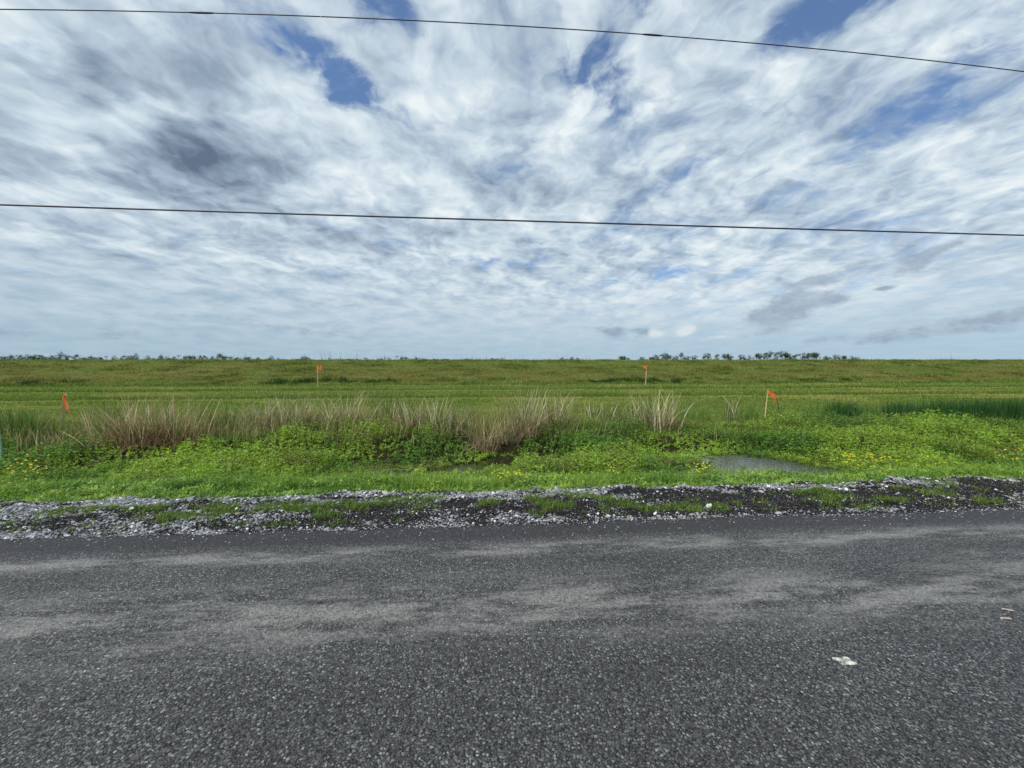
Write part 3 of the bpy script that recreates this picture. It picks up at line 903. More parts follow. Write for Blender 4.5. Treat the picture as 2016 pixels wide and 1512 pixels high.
# levee grass
nb = 230000
y = rng.uniform(27.0, 39.0, nb)
x = rng.uniform(-1, 1, nb) * (1.42 * y + 2) + 0.0734 * y
k = (y < 38) | (rng.random(nb) < 0.5)
x, y = x[k], y[k]; nb = len(x)
z = levee_z(x, y)
a = vnoise(x, y * 4.5, 7, 4, 81, 0.6)
b_ = vnoise(x, y * 2.0, 1.6, 3, 82, 0.6)
browny = sstep(a + 0.22 * np.exp(-((y - 30.3) / 1.3) ** 2) - 0.22 * sstep(y, 34.8, 36.6) - 0.2 * (1 - sstep(y, 28.0, 29.2)), 0.47, 0.66)
c = lerp(palette(np.array([srgb(82, 96, 38), srgb(96, 106, 44), srgb(106, 112, 54)]), nb), np.array(srgb(124, 94, 60)), browny * 0.7)
c = lerp(c, np.array(srgb(48, 70, 26)), sstep(b_, 0.55, 0.72) * 0.6)
lite_ = sstep(vnoise(x, y * 3, 3.0, 3, 84), 0.58, 0.75)
c = lerp(c, np.array(srgb(138, 140, 84)), lite_ * 0.45)
H = rng.uniform(0.04, 0.15, nb) * (0.3 + 1.6 * sstep(b_, 0.3, 0.75)) * (1 - 0.4 * browny)
parts = [add_blades(x, y, z, H, rng.uniform(0.02, 0.045, nb), gain(c, 1.38), 0.5, 0.6)]
# taller dark tufts at the toe
def toe_spots():
    r = []
    for (xa, xb, yy_) in [(535, 800, 752), (520, 620, 748), (1150, 1400, 750), (1180, 1300, 746), (20, 120, 752), (1580, 1700, 752)]:
        for px_ in np.arange(xa, xb, 14):
            r.append(on_y(px_, yy_, 27.9)[0])
    return np.array(r)
tx = toe_spots()
tx = tx + rng.normal(0, 0.5, len(tx))
xx = np.repeat(tx, 90) + rng.normal(0, 0.22, len(tx) * 90)
yy_ = np.repeat(rng.normal(28.2, 0.35, len(tx)), 90) + rng.normal(0, 0.2, len(xx))
hx_ = np.repeat(rng.uniform(0.35, 1.25, len(tx)), 90)
c = palette(np.array([srgb(48, 84, 30), srgb(58, 94, 36), srgb(40, 70, 26)]), len(xx))
parts.append(add_blades(xx, yy_, levee_z(xx, yy_), hx_ * rng.uniform(0.10, 0.34, len(xx)), rng.uniform(0.02, 0.04, len(xx)), gain(c, 0.8), 0.3, 0.6))
V, F_, c_ = join(parts)
tag(mesh_np('levee_grass', V, F_, M_grass, col=c_), 'olive green and brown rough grass covering the long levee slope', 'grass', kind='stuff')

# seed stalks and reeds standing beyond the crest
cx = np.array([370, 470, 478, 590, 640, 655, 668, 690, 705, 745, 760, 800, 815, 850, 905, 925, 955, 990, 1045, 1110, 1135, 1160, 270, 330, 1255, 1330, 1410, 1520, 1590, 1660, 1870, 2010])
xx, yy_, HH = [], [], []
for c0 in cx:
    m_ = rng.integers(4, 10)
    for _ in range(m_):
        Y = rng.uniform(40.5, 42)
        X, _, Zt = on_y(c0 + rng.normal(0, 9), rng.uniform(686, 704), Y)
        xx.append(X); yy_.append(Y); HH.append(Zt - 1.6)
xx, yy_, HH = map(np.array, (xx, yy_, HH))
cc = palette(np.array([srgb(120, 124, 104), srgb(100, 108, 84), srgb(140, 138, 118)]), len(xx))
p1 = add_blades(xx, yy_, np.full(len(xx), 1.6), HH.clip(0.2, 2), np.full(len(xx), 0.022), cc, 0.12, 0.25, 3)
nf = 5200
x = rng.uniform(-60, 62, nf); y = rng.uniform(37.2, 41, nf)
cc = palette(np.array([srgb(84, 104, 44), srgb(104, 118, 58), srgb(70, 88, 36)]), nf)
fz = sstep(vnoise(x, x * 0, 1.2, 3, 91), 0.35, 0.75)
p2 = add_blades(x, y, levee_z(x, y), rng.uniform(0.04, 0.20, nf) * (0.4 + fz), rng.uniform(0.02, 0.05, nf), gain(cc, 0.85), 0.3, 0.5)
V, F_, c_ = join([p1, p2])
tag(mesh_np('crest_reeds', V, F_, M_grass, col=c_), 'thin reeds and seed stalks standing along the levee crest', 'reeds', kind='stuff')

# tall grass fringe behind the ditch, between the tussocks
x, y = scatter(0, 0, 8.6, 11.4, 44000)
cl = vnoise(x, y, 0.6, 3, 95)
pr = np.interp(x, [-15, -9, -8, -4, 0, 2, 4, 6, 9, 16], [1, 1, 1, 1, 1, 0.8, 0.4, 0.5, 0.8, 0.9])
sx1, sx2 = on_y(118, 820, 10.6)[0], on_y(1508, 820, 11.0)[0]
k = rng.random(len(x)) < sstep(cl, 0.36, 0.60) * pr * (1 - 0.85 * (np.minimum(abs(x / y - sx1 / 10.6), abs(x / y - sx2 / 11.0)) < 0.022))
x, y, cl = x[k], y[k], cl[k]
hh = rng.uniform(0.18, 0.62, len(x)) * (0.5 + 0.8 * cl) * np.interp(x, [0, 4, 16], [1, 0.75, 0.75])
dry = rng.random(len(x)) < np.interp(x, [-15, -3, 2, 4, 6], [0.6, 0.6, 0.5, 0.2, 0.06])
cc = palette(np.array([srgb(72, 98, 44), srgb(86, 112, 52), srgb(98, 118, 62)]), len(x))
cd = palette(np.array([srgb(150, 138, 98), srgb(126, 112, 76), srgb(168, 160, 122)]), len(x))
cc = np.where(dry[:, None], cd, cc)
V, F_, c_ = add_blades(x, y, zg(x, y), hh, rng.uniform(0.006, 0.012, len(x)), gain(cc, 1.15), 0.22, 0.6, 3)
tag(mesh_np('fringe_grass', V, F_, M_grass, col=c_), 'tall mixed green and dry grass behind the ditch, between the tussocks', 'grass', kind='stuff')

# ------------------------------------------------------------------ tussocks
DRY = np.array([srgb(190, 178, 142), srgb(166, 150, 116), srgb(208, 200, 168), srgb(148, 130, 104)])
BRN = np.array([srgb(132, 116, 92), srgb(110, 94, 74), srgb(156, 140, 112)])
GRN = np.array([srgb(76, 104, 50), srgb(94, 122, 60), srgb(62, 88, 42)])
RUSH = np.array([srgb(38, 72, 36), srgb(50, 86, 44), srgb(62, 98, 50)])
def tussock(name, px, base_y, top_y, wpx, nd, ng, label, cat, group, pal=DRY, low=BRN, gpal=GRN, lean=0.32, curl=0.9, y_at=None, lowfrac=0.4):
    z0 = -0.12
    if y_at is None:
        X, Y = on_z(px, base_y, z0)
    else:
        X, Y, _ = on_y(px, base_y, y_at)
    z0 = float(zg(np.array([X]), np.array([Y]))[0])
    _, _, zt = on_y(px, top_y, Y)
    Ht = max(zt - z0, 0.2)
    Wd = wpx / F * Y * 0.5
    root = empty(name, (X, Y, z0))
    tag(root, label, cat, group)
    def mk(n_, hl, hh_, pal_, wd, sp, ln, cu):
        r = rng.normal(0, sp, n_); q = rng.normal(0, min(sp, 0.16), n_)
        azm = np.where(rng.random(n_) < 0.6, np.where(r > 0, 0.0, np.pi) + rng.normal(0, 0.9, n_), rng.uniform(0, 6.283, n_))
        L_ = Ht * rng.uniform(hl, hh_, n_)
        V, F_, nv = strips(np.stack([r, q, np.zeros(n_)], 1), L_, rng.uniform(0.7, 1.2, n_) * wd, azm, np.abs(rng.normal(ln * 0.7, ln * 0.6, n_)), np.abs(rng.normal(cu, cu * 0.5, n_)) * (0.4 + rng.random(n_)), 5)
        return V, F_, np.repeat(gain(palette(pal_, n_, 0.25), 1.15), nv, 0)
    ps = []
    ng = int(ng * 1.6)
    if nd:
        ps.append(mk(int(nd * 0.62), 0.45, 1.18, pal, 0.014, Wd * 0.45, lean, curl * 0.6))
        ps.append(mk(int(nd * lowfrac * 3.4), 0.22, 0.70, low, 0.010, Wd * 0.55, lean * 1.5, curl * 1.6))
        V, F_, c_ = join(ps)
        mesh_np('dry_blades', V, F_, M_dry, root, c_)
    if ng:
        V, F_, c_ = mk(ng, 0.5, 1.0, gpal, 0.010, Wd * 0.5, lean * 0.7, curl * 0.5)
        mesh_np('green_blades', V, F_, M_grass, root, c_)
    return root
GT = 'dry grass tussocks behind the ditch'
tus = [
 (35, 866, 792, 120, 140, 260, 'olive tussock of half dry grass at the left edge of the photo', {'pal': GRN}),
 (100, 876, 838, 70, 110, 60, 'low brown tussock just below the leftmost orange flagged stake', {'low': BRN * np.array([0.92, 0.80, 0.74]), 'pal': DRY * np.array([0.9, 0.85, 0.80]), 'lowfrac': 0.6}),
 (232, 868, 796, 70, 230, 60, 'brown tussock at the left end of the big reddish brown cluster', {'low': BRN * np.array([0.92, 0.80, 0.74]), 'pal': DRY * np.array([0.9, 0.85, 0.80]), 'lowfrac': 0.6}),
 (288, 870, 768, 80, 340, 60, 'reddish brown tussock with the tall pale blades in the middle of the left cluster', {'low': BRN * np.array([0.92, 0.80, 0.74]), 'pal': DRY * np.array([0.9, 0.85, 0.80]), 'lowfrac': 0.6}),
 (350, 868, 778, 90, 300, 70, 'brown tussock with pale blades arching right at the right end of the left cluster', {'low': BRN * np.array([0.92, 0.80, 0.74]), 'pal': DRY * np.array([0.9, 0.85, 0.80]), 'lowfrac': 0.6}),
 (435, 852, 788, 80, 90, 190, 'thin greenish tussock right of the reddish brown cluster', {}),
 (512, 848, 784, 60, 190, 60, 'straw tussock left of the tallest pair below the left far flag', {}),
 (582, 850, 768, 90, 360, 90, 'tall dense straw tussock below and left of the left far flag', {}),
 (632, 848, 800, 46, 120, 40, 'short straw tussock directly below the left far flag', {}),
 (684, 850, 764, 80, 300, 50, 'straw tussock fanned out to both sides, right of the left far flag', {}),
 (770, 832, 757, 60, 80, 90, 'sparse upright tussock with green blades and one very tall straw tip', {}),
 (806, 846, 778, 64, 220, 60, 'straw tussock with drooping tips just left of the photo middle', {}),
 (866, 850, 774, 70, 200, 90, 'greenish straw tussock with one tall stem near the photo middle', {}),
 (905, 852, 800, 50, 90, 50, 'small loose tussock left of the dark drooping one', {}),
 (956, 870, 808, 44, 170, 30, 'dark brown drooping tussock hanging over the ditch near the middle', {'curl': 1.5, 'pal': BRN * 1.5}),
 (1000, 862, 812, 46, 150, 30, 'matted low brown tussock between the drooping and the tallest one', {'curl': 1.6, 'pal': BRN * 1.3}),
 (1036, 856, 756, 44, 230, 60, 'tallest pale straw tussock in the middle of the row', {'lean': 0.25}),
 (1096, 848, 762, 54, 210, 60, 'tall straw tussock with brown base right of the tallest one', {'lean': 0.26}),
 (1172, 830, 786, 60, 130, 70, 'small straw tussock between two taller ones, right of the middle', {}),
 (1288, 842, 764, 90, 330, 90, 'wide fanned straw tussock below the right far flag', {'lean': 0.36}),
 (1226, 832, 786, 70, 60, 90, 'thin greenish tussock left of the wide fanned one', {}),
 (1438, 832, 768, 24, 26, 26, 'lone thin tuft of upright stems left of the right near stake', {'lean': 0.1}),
]
for (px, by, ty, wp, nd, ng, lb, kw) in tus:
    tussock('grass_tussock', px, by, ty, wp, nd, ng, lb, 'tussock', GT, **kw)
GR = 'dark green rush clumps at the right'
for (px, by, ty, wp, ng, lb) in [
 (1660, 828, 782, 90, 420, 'dark green rush clump nearest to the right near stake'),
 (1775, 830, 782, 110, 520, 'dark green rush clump in the middle of the right hand row'),
 (1855, 832, 778, 90, 560, 'dense dark rush clump left of the last two at the right edge'),
 (1925, 834, 776, 90, 600, 'dense blue green rush clump second from the right edge'),
 (1995, 834, 774, 90, 640, 'tall dense rush clump at the right edge of the photo')]:
    tussock('rush_clump', px, by, ty, wp, 0, ng, lb, 'rushes', GR, gpal=RUSH, lean=0.16, curl=0.3)
tussock('grass_tussock', 215, 850, 756, 30, 5, 22, 'sparse wispy seed stalks rising above the field at the far left', 'tussock', GT, lean=0.12, y_at=10.5)

# ------------------------------------------------------------------ flowers and broad leaved plants
YEL = np.array([srgb(226, 212, 48), srgb(238, 226, 84), srgb(206, 196, 40)])
def flower_plant(px, py, wpx, nst, hh_, label, z0=-0.25):
    X, Y = on_z(px, py, z0 + hh_)
    zb = float(zg(np.array([X]), np.array([Y]))[0])
    hh_ = max(z0 + hh_ - zb, 0.12)
    root = empty('flowering_plant', (X, Y, zb))
    tag(root, label, 'flowers', 'yellow flowering plants in the ditch')
    wd = wpx / F * Y * 0.5
    sx = rng.normal(0, wd * 0.55, nst); sy = rng.normal(0, 0.10, nst)
    H = hh_ * rng.uniform(0.75, 1.15, nst)
    V, F_, nv = strips(np.stack([sx, sy, np.zeros(nst)], 1), H, np.full(nst, 0.005), rng.uniform(0, 6.28, nst), np.abs(rng.normal(0, .12, nst)), np.zeros(nst), 2)
    tips = V.reshape(nst, nv, 3)[:, -1]
    ps = [(V, F_, np.repeat(palette(G_fresh, nst), nv, 0))]
    q = nst * 5
    idx = np.repeat(np.arange(nst), 5)
    t = rng.uniform(0.2, 0.9, q)
    Pl = np.stack([sx[idx], sy[idx], H[idx] * t], 1)
    L_ = rng.uniform(0.04, 0.07, q)
    V, F_, nv = leaves(Pl, rng.uniform(0, 6.28, q), rng.normal(0.3, 0.3, q), L_, L_ * 0.35)
    ps.append((V, F_, np.repeat(palette(G_fresh, q), nv, 0)))
    V, F_, c_ = join(ps)
    mesh_np('stems', V, F_, M_leaf, root, c_)
    for tip in tips:
        q = 14
        Pf = rng.normal(0, 0.002, (q, 3)) * np.array([1, 1, 0.7])
        L_ = rng.uniform(0.012, 0.021, q)
        V, F_, nv = leaves(Pf, rng.uniform(0, 6.28, q), rng.uniform(-0.2, 0.9, q), L_, L_ * 0.62)
        fo = mesh_np('flower_head', V, F_, M_leaf, root, np.repeat(palette(YEL, q, 0.08) * 1.15, nv, 0))
        fo.location = tuple(tip)
for a in [
 (48, 910, 40, 16, 0.42, 'yellow flowering weed at the left edge, above the broad leaves'),
 (82, 922, 30, 7, 0.3, 'small yellow flowers just right of the leftmost flowering weed'),
 (335, 890, 14, 5, 0.34, 'single bright yellow bloom on the left green mound'),
 (1008, 930, 70, 30, 0.25, 'yellow green flowering patch near the middle, above the gravel'),
 (1385, 916, 60, 22, 0.36, 'pale yellow flowering plant in front of the open water'),
 (1668, 900, 50, 34, 0.30, 'thickest patch of yellow flowers right of the open water'),
 (1712, 902, 60, 26, 0.26, 'looser row of yellow flowers right of the thickest patch'),
 (1755, 898, 30, 12, 0.26, 'last few yellow flowers at the right end of the flower row'),
 (1830, 902, 20, 6, 0.26, 'tiny pair of yellow blooms between the flower row and right edge'),
 (1984, 892, 20, 9, 0.32, 'yellow bloom cluster near the right edge'),
 (2010, 886, 14, 6, 0.32, 'yellow bloom cut by the right edge of the photo'),
 (1208, 925, 18, 6, 0.2, 'few small yellow blooms between the middle patch and the water')]:
    flower_plant(*a)
def broadleaf(px, py, n_, L0, label, cc, z0=-0.12):
    X, Y = on_z(px, py, z0)
    zb = float(zg(np.array([X]), np.array([Y]))[0])
    root = empty('broadleaf_plant', (X, Y, zb))
    tag(root, label, 'plant', 'broad leaved plants on the near bank')
    for k in range(n_):
        a = 2.4 * k + random.uniform(-0.3, 0.3)
        L_ = L0 * random.uniform(0.7, 1.1)
        W_ = L_ * random.uniform(0.26, 0.36)
        el_ = random.uniform(0.45, 1.1)
        V = []
        pos = np.array([0.0, 0.0, 0.01]); segs = 7
        d = np.array([math.cos(a), math.sin(a), 0]); s_ = np.array([-math.sin(a), math.cos(a), 0])
        for i in range(segs + 1):
            t = i / segs
            th = el_ - 1.3 * t * t
            wd = W_ * 0.5 * (math.sin(min(t * 1.15 + 0.02, 1) * math.pi) ** 0.7) + 0.002
            if i == segs: wd = 0.001
            up = np.array([0, 0, 0.25 * wd + 0.006 * math.sin(9 * t + k)])
            V += [pos - s_ * wd + up, pos.copy(), pos + s_ * wd + up]
            pos = pos + (math.cos(th) * d + np.array([0, 0, math.sin(th)])) * L_ / segs
        f = []
        for i in range(segs):
            f += [(3 * i, 3 * i + 1, 3 * i + 4, 3 * i + 3), (3 * i + 1, 3 * i + 2, 3 * i + 5, 3 * i + 4)]
        c3 = np.array(cc) * random.uniform(0.8, 1.2)
        mesh_np('leaf', np.array(V), [np.array(f)], M_leaf, root, np.tile(c3, (len(V), 1)), smooth=True)
GB = srgb(96, 140, 74); GB2 = srgb(74, 118, 56)
for a in [
 (110, 962, 10, 0.26, 'pale broad leaved plant above the gravel at the far left', GB),
 (150, 956, 11, 0.30, 'largest pale broad leaved plant in the left group', GB),
 (196, 958, 9, 0.24, 'third broad leaved plant of the left group, nearest the grass', GB),
 (40, 966, 7, 0.2, 'small broad leaved plant by the left edge of the photo', GB2),
 (1275, 948, 10, 0.26, 'upright broad leaved plant beside the water, right of the middle', GB2),
 (1310, 950, 8, 0.2, 'smaller broad leaved plant touching the upright one by the water', GB2),
 (545, 962, 8, 0.16, 'dark broad leaved plant below the dark gap in the weeds', GB2),
 (1790, 950, 8, 0.2, 'broad leaved plant with a pale leaf above the right gravel', GB),
 (1745, 955, 7, 0.15, 'small broad leaved plant left of the one with the pale leaf', GB2)]:
    broadleaf(*a)

# ------------------------------------------------------------------ survey stakes
def ribbon(pts, wid, parent, name='ribbon'):
    pts = np.asarray(pts, float)
    V = []
    for i, p_ in enumerate(pts):
        wv = np.array([0, 0, wid[i] * 0.5])
        off = np.array([0, 0.0015, 0])
        V += [p_ - wv - off, p_ + wv - off, p_ + wv + off, p_ - wv + off]
    f = []
    for i in range(len(pts) - 1):
        for k in range(4):
            f.append((4 * i + k, 4 * i + (k + 1) % 4, 4 * i + 4 + (k + 1) % 4, 4 * i + 4 + k))
    f += [(0, 3, 2, 1), tuple(4 * (len(pts) - 1) + k for k in range(4))]
    return mesh_np(name, np.array(V), [np.array(f)], M_ribbon, parent, smooth=False)
def stake(name, px, top_y, Y, lean_px, label, wd=0.04, low=0.12):
    X, _, zt = on_y(px, top_y, Y)
    Xb = X - lean_px / F * Y
    zb = float(zg(np.array([Xb]), np.array([Y]))[0])
    root = empty(name, (Xb, Y, zb))
    tag(root, label, 'survey stake', 'flagged survey stakes in the field')
    h_ = zt - zb
    pts = [(0, 0, -low), (0, 0, 0), ((X - Xb) * 0.5, 0, h_ * 0.5), (X - Xb, 0, h_)]
    V, F_ = tube_np(pts, [wd * 0.62] * 4, 4)
    mesh_np('stake', V, F_, M_wood, root)
    return root, X - Xb, h_
def pxm(p, Y): return p / F * Y
S1Y = 25.2
r, dx_, h_ = stake('survey_stake', 625, 720, S1Y, 0, 'far stake with a crumpled orange flag blowing right, left of the middle', 0.045)
ribbon([(dx_ - .01, -.03, h_ - .13), (dx_ + .08, -.06, h_ - .15), (dx_ + .15, -.02, h_ - .20), (dx_ + .22, -.05, h_ - .22)], [.26, .24, .18, .10], r)
ribbon([(dx_ + .14, -.06, h_ - .10), (dx_ + .20, -.04, h_ - .08), (dx_ + .27, -.07, h_ - .03)], [.05, .13, .10], r)
r, dx_, h_ = stake('survey_stake', 1273.5, 719, S1Y + .6, 2, 'far stake with an orange flag blowing left, right of the middle', 0.045)
ribbon([(dx_ + .02, -.03, h_ - .14), (dx_ - .08, -.06, h_ - .16), (dx_ - .16, -.03, h_ - .14), (dx_ - .24, -.06, h_ - .10), (dx_ - .30, -.04, h_ - .05)], [.27, .24, .17, .13, .06], r)
r, dx_, h_ = stake('survey_stake', 1512, 767, 11.0, 4.5, 'near stake on the right with a bright orange ribbon tied to a dark stick', 0.026)
ribbon([(dx_ - .03, -.02, h_ - .07), (dx_ + .03, -.03, h_ - .10), (dx_ + .10, -.02, h_ - .15), (dx_ + .19, -.03, h_ - .20), (dx_ + .28, -.02, h_ - .24)], [.09, .12, .15, .13, .07], r)
ribbon([(dx_ + .17, -.03, h_ - .36), (dx_ + .20, -.02, h_ - .37), (dx_ + .22, -.03, h_ - .42)], [.02, .10, .03], r)
V, F_ = tube_np([(dx_ + .26, 0, h_ - .22), (dx_ + .33, 0, h_ - .45), (dx_ + .38, 0, h_ - .66), (dx_ + .40, 0, h_ - .84)], [.009, .010, .010, .010], 5)
mesh_np('stick', V, F_, M_twig, r)
r, dx_, h_ = stake('survey_stake', 128, 777, 10.6, 9.5, 'near leaning stake at the left with a faded orange ribbon draped down from its top', 0.065)
ribbon([(dx_ - .05, -.02, h_ - .12), (dx_ + .0, -.03, h_ - .10), (dx_ + .03, -.02, h_ - .15)], [.07, .24, .28], r)
ribbon([(dx_ + .02, -.04, h_ - .20), (dx_ + .05, -.03, h_ - .27), (dx_ + .09, -.04, h_ - .31)], [.22, .26, .14], r)
ribbon([(dx_ + .09, -.04, h_ - .42), (dx_ + .115, -.03, h_ - .46), (dx_ + .13, -.04, h_ - .50)], [.03, .13, .05], r)

# pale marker post cut by the left edge
X, Y = on_z(2, 890, -0.12)
_, _, zt = on_y(2, 861, Y)
V, F_ = box_np(0.05, 0.03, zt + 0.4, (0, 0, (zt + 0.4) / 2))
root = mesh_np('marker_post', V, F_, M_post)
root.location = (X - 0.012, Y, -0.4)
bv = root.modifiers.new('bevel', 'BEVEL'); bv.width = 0.006; bv.segments = 2
tag(root, 'short pale green plastic marker post cut by the left edge of the photo', 'post')

# ------------------------------------------------------------------ overhead cables
def cable(name, pix, Y0, rad, label, splices=()):
    pts = []
    for (px, py) in pix:
        pts.append(np.array(on_y(px, py, Y0)))
    pts = np.array(pts)
    # carry the line on beyond the frame
    a = pts[0] + (pts[0] - pts[1]) / np.linalg.norm(pts[0] - pts[1]) * 30 + np.array([0, 0, 1.2])
    b_ = pts[-1] + (pts[-1] - pts[-2]) / np.linalg.norm(pts[-1] - pts[-2]) * 30 + np.array([0, 0, 1.2])
    xs_ = np.concatenate([[a[0]], pts[:, 0], [b_[0]]]); zs_ = np.concatenate([[a[2]], pts[:, 2], [b_[2]]])
    co = np.polyfit(pts[:, 0], pts[:, 2], 2)
    X = np.linspace(pts[0, 0], pts[-1, 0], 60)
    Z = np.polyval(co, X)
    sl0 = (Z[1] - Z[0]) / (X[1] - X[0]); sl1 = (Z[-1] - Z[-2]) / (X[-1] - X[-2])
    XL = X[0] - np.linspace(30, 1, 20); XR = X[-1] + np.linspace(1, 30, 20)
    ZL = Z[0] + (XL - X[0]) * sl0 + 0.0012 * (XL - X[0]) ** 2
    ZR = Z[-1] + (XR - X[-1]) * sl1 + 0.0012 * (XR - X[-1]) ** 2
    X = np.concatenate([XL, X, XR]); Z = np.concatenate([ZL, Z, ZR])
    root = empty(name, (X[0], Y0, Z[0]))
    tag(root, label, 'cable', 'overhead cables along the road')
    pp = np.stack([X - X[0], np.zeros_like(X), Z - Z[0]], 1)
    V, F_ = tube_np(pp, np.full(len(pp), rad), 8)
    mesh_np('wire', V, F_, M_cable, root, smooth=True)
    for sx in splices:
        xm = on_y(sx, 60, Y0)[0]
        xx_ = np.linspace(xm - 0.22, xm + 0.22, 7)
        zz_ = np.interp(xx_, X, Z)
        V, F_ = tube_np(np.stack([xx_ - X[0], np.zeros(7), zz_ - Z[0]], 1), rad * np.array([1.1, 1.7, 1.9, 1.9, 1.9, 1.7, 1.1]), 8)
        mesh_np('splice', V, F_, M_cable, root, smooth=True)
cable('overhead_cable', [(0, 22), (200, 19), (400, 22), (800, 39), (1280, 71), (1650, 101), (2016, 140)], 8.0, 0.0092, 'thin upper overhead cable with two splices crossing the top of the sky', (398, 1285))
cable('overhead_cable', [(0, 404), (500, 417), (1000, 435), (1500, 449), (2016, 463)], 8.0, 0.0165, 'thicker lower overhead cable crossing the middle of the sky')

# ------------------------------------------------------------------ things lying on the road and shoulder
def crushed(px, py, sx, sy, hgt, m, name, label, cat, z=0.013, rough=0.3, seed=1):
    r_ = np.random.default_rng(seed)
    X, Y = on_z(px, py, z)
    na, nr = 22, 6
    V = [(0, 0, hgt)]
    ang = np.linspace(0, 2 * np.pi, na, endpoint=False)
    rr = 1 + r_.normal(0, rough, na)
    rr = (rr + np.roll(rr, 1)) / 2
    for k in range(1, nr + 1):
        t = k / nr
        for i, a in enumerate(ang):
            zz_ = hgt * (1 - t ** 2) * (0.5 + r_.random()) if k < nr else -0.004
            V.append((math.cos(a) * rr[i] * t * sx, math.sin(a) * rr[i] * t * sy, zz_))
    tri = np.array([(0, 1 + i, 1 + (i + 1) % na) for i in range(na)])
    q = np.array([(1 + (k * na) + i, 1 + ((k + 1) * na) + i, 1 + ((k + 1) * na) + (i + 1) % na, 1 + k * na + (i + 1) % na) for k in range(nr - 1) for i in range(na)])
    o_ = mesh_np(name, np.array(V), [tri, q], m)
    o_.location = (X, Y, z)
    tag(o_, label, cat)
    return o_
o = crushed(1668, 1303, 0.052, 0.032, 0.010, M_litter, 'crushed_litter', 'white crushed scrap lying flat on the asphalt at the right', 'litter', rough=0.38, seed=5)
o.rotation_euler = (0, 0, R(-12))
for (px, py, ln, rt, lb) in [(1985, 1201, 0.055, -28, 'upper of two pale wood chips on the road by the right edge'), (1982, 1218, 0.06, -12, 'lower of two pale wood chips on the road by the right edge')]:
    X, Y = on_z(px, py, 0.015)
    V, F_ = box_np(ln, 0.014, 0.006, (0, 0, 0.003), 0.7)
    V[:, 1] += (V[:, 0] / ln) ** 2 * 0.01
    o = mesh_np('wood_chip', V, F_, M_chip)
    o.location = (X, Y, 0.014); o.rotation_euler = (0, 0, R(rt))
    bv = o.modifiers.new('bevel', 'BEVEL'); bv.width = 0.002; bv.segments = 2
    tag(o, lb, 'wood chip', 'pale wood chips on the road')
X, Y = on_z(1395, 1000, 0.0)
V, F_, c_ = stones(np.array([[0, 0, 0.0]]), np.array([0.075]), np.array([[0.5, .5, .5]]))
V[:, 2] += 0.02
o = mesh_np('white_block', V, F_, M_white); o.location = (X, Y, 0.0)
tag(o, 'white angular block standing in the grass at the shoulder, biggest pale piece there', 'stone')

# ------------------------------------------------------------------ trees beyond the levee
def blob_tree(kind, seed):
    r_ = np.random.default_rng(seed)
    H = 3.4 if kind == 'tall' else (2.6 if kind == 'shrub' else 3.0)
    root = empty('tree')
    lean_ = r_.normal(0, 0.12)
    ps = []
    top = np.array([lean_ * H, 0, H * 0.75])
    ntr = {'tall': 1, 'flat': 3, 'shrub': 2}[kind]
    limbs = []
    for k in range(ntr):
        b0 = np.array([r_.normal(0, 0.12) * (ntr > 1), r_.normal(0, .1), 0])
        tp = top + np.array([r_.normal(0, 0.5) * (ntr > 1), r_.normal(0, 0.3), 0])
        mid = (b0 + tp) / 2 + r_.normal(0, 0.12, 3)
        V, F_ = tube_np([b0, mid, tp], [0.09, 0.06, 0.025], 6)
        ps.append((V, F_, np.zeros((len(V), 3))))
        limbs.append((mid, tp))
        for j in range(4):
            t = r_.uniform(0.3, 0.9)
            s_ = mid * (1 - t) + tp * t
            e_ = s_ + np.array([r_.normal(0, 0.6), r_.normal(0, 0.5), r_.uniform(0.2, 0.6)])
            V, F_ = tube_np([s_, (s_ + e_) / 2 + r_.normal(0, .05, 3), e_], [0.035, 0.022, 0.01], 5)
            ps.append((V, F_, np.zeros((len(V), 3))))
            limbs.append((s_, e_))
    V, F_, _ = join(ps)
    mesh_np('trunk', V, F_, M_bark, root)
    cl = []
    nc = {'tall': 13, 'flat': 15, 'shrub': 12}[kind]
    for k in range(nc):
        if kind == 'tall':
            c_ = np.array([lean_ * H + r_.normal(0, 0.42), r_.normal(0, 0.4), H * r_.uniform(0.42, 0.98)])
        elif kind == 'flat':
            c_ = np.array([lean_ * H + r_.uniform(-0.9, 0.9), r_.normal(0, 0.5), H * (0.84 + r_.normal(0, 0.10))])
        else:
            c_ = np.array([r_.normal(0, 0.6), r_.normal(0, 0.4), H * r_.uniform(0.45, 0.95)])
        cl.append((c_, r_.uniform(0.13, 0.30)))
    Pn = np.concatenate([c0 + r_.normal(0, 1, (44, 3)) * rd * np.array([1, 1, 0.7]) for c0, rd in cl])
    q = len(Pn)
    L_ = r_.uniform(0.13, 0.27, q)
    V, F_, nv = leaves(Pn, r_.uniform(0, 6.28, q), r_.normal(0.1, 0.6, q), L_, L_ * 0.6)
    cc = 0.8 * np.array([srgb(58, 80, 50), srgb(72, 94, 58), srgb(48, 68, 44), srgb(88, 104, 70)])[r_.integers(0, 4, q)]
    mesh_np('crown', V, F_, M_leaf, root, np.repeat(cc, nv, 0))
    return root, H
protos = {}
for kd in ('tall', 'flat', 'shrub'):
    protos[kd] = [blob_tree(kd, s_ + 10 * len(kd)) for s_ in range(3)]
for kd in protos:
    for r_, _ in protos[kd]:
        r_['proto'] = 1
left_t = [(20,115),(60,120),(110,118),(140,110),(185,112),(210,118),(240,120),(270,125),(300,120),(350,95),(380,110),(430,108),(480,122),(520,125),(570,120),(655,117),(700,115),(740,122),(785,105),(830,115),(880,130),(915,120),(960,125),(1000,122),(1050,113),(1100,120),(1135,120),(1165,115),(1200,125),(1245,112),(1275,115),(1305,128),(1340,122),(1390,128),(1460,130),(1550,118),(1580,130),(1730,125)]
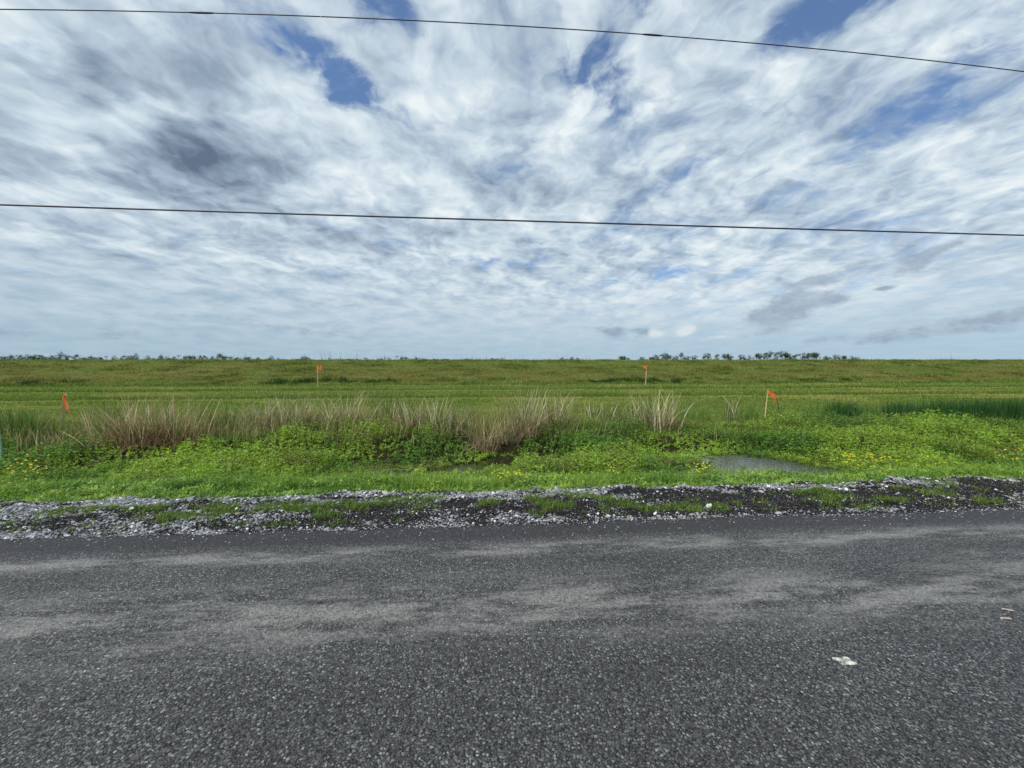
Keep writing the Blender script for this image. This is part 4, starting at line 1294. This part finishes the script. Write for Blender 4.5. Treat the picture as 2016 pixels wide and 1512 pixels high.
mid_t = [(145,130),(355,128),(435,128),(485,130),(550,118),(585,125),(630,130),(670,128),(740,134),(800,134),(905,133),(980,134),(1070,130),(1095,130),(1455,130),(1510,128),(1560,130),(1790,125),(1815,122),(1910,130),(1980,128),(2000,118)]
right_t = [(60,125),(85,122),(185,130),(230,128),(270,115),(310,108),(345,118),(380,125),(400,102),(445,125),(485,122),(560,110),(610,108),(650,110),(680,122),(745,118),(780,115),(845,108),(880,112),(905,98),(945,97),(975,100),(1000,105),(1025,115),(1055,108),(1100,110),(1130,105),(1165,103),(1215,120),(1235,125),(1280,118),(1325,120),(1360,118),(1400,130)]
ORD = ['first','second','third','fourth','fifth','sixth','seventh','eighth','ninth','tenth','eleventh','twelfth','thirteenth','fourteenth','fifteenth','sixteenth','seventeenth','eighteenth','nineteenth','twentieth']
def ordw(k):
    if k < 20: return ORD[k]
    tens = ['twenty', 'thirty'][(k + 1) // 10 - 2]
    u = (k + 1) % 10
    return {0: {'twenty': 'twentieth', 'thirty': 'thirtieth'}[tens]}.get(u, tens + '-' + ORD[u - 1])
used = set()
def put_tree(kd, px, topy, lab, grp):
    vi = random.randrange(3)
    src, H = protos[kd][vi]
    Y = random.uniform(85, 125)
    X, _, zt = on_y(px, topy, Y)
    if (kd, vi) not in used:
        used.add((kd, vi)); r_ = src
    else:
        r_ = src.copy(); C.objects.link(r_)
        for ch in src.children:
            c2 = ch.copy(); C.objects.link(c2); c2.parent = r_
    s_ = zt / H
    r_.location = (X, Y, 0)
    r_.scale = (s_ * random.uniform(0.6, 0.95) , s_ * 0.8, s_)
    r_.rotation_euler = (0, 0, random.choice([0, math.pi]) + random.uniform(-0.4, 0.4))
    tag(r_, lab, 'tree', grp)
for lst, off, where, grp in [(left_t, 0, 'the left skyline row, counted from the left edge', 'trees beyond the levee on the left'),
                       (mid_t, 600, 'the sparse middle skyline row, counted from the left flag', 'small trees beyond the levee in the middle'),
                       (right_t, 1200, 'the right skyline row, counted from the right far flag', 'trees beyond the levee on the right')]:
    for k, (zx, zy) in enumerate(lst):
        px, py = off + zx / 2.88, 660 + zy / 2.88
        if lst is right_t:
            kd = 'flat' if k % 4 != 0 else 'tall'
        elif lst is mid_t:
            kd = 'shrub'
        else:
            kd = ['shrub', 'flat', 'shrub', 'tall'][k % 4]
        if (zx, zy) in ((350, 95), (400, 102), (785, 105)): kd = 'tall'
        look = {'tall': 'narrow dark tree', 'flat': 'flat topped tree', 'shrub': 'low bushy tree'}[kd]
        put_tree(kd, px, py - 1.0, '%s tree, %s, in %s' % (ordw(k), look.replace(' tree', ''), where), grp)
for kd in protos:
    for v_, (r_, _) in enumerate(protos[kd]):
        if (kd, v_) not in used:
            for ch in list(r_.children): bpy.data.objects.remove(ch)
            bpy.data.objects.remove(r_)
        elif 'proto' in r_:
            del r_['proto']
for o_ in C.objects:
    if 'proto' in o_: del o_['proto']
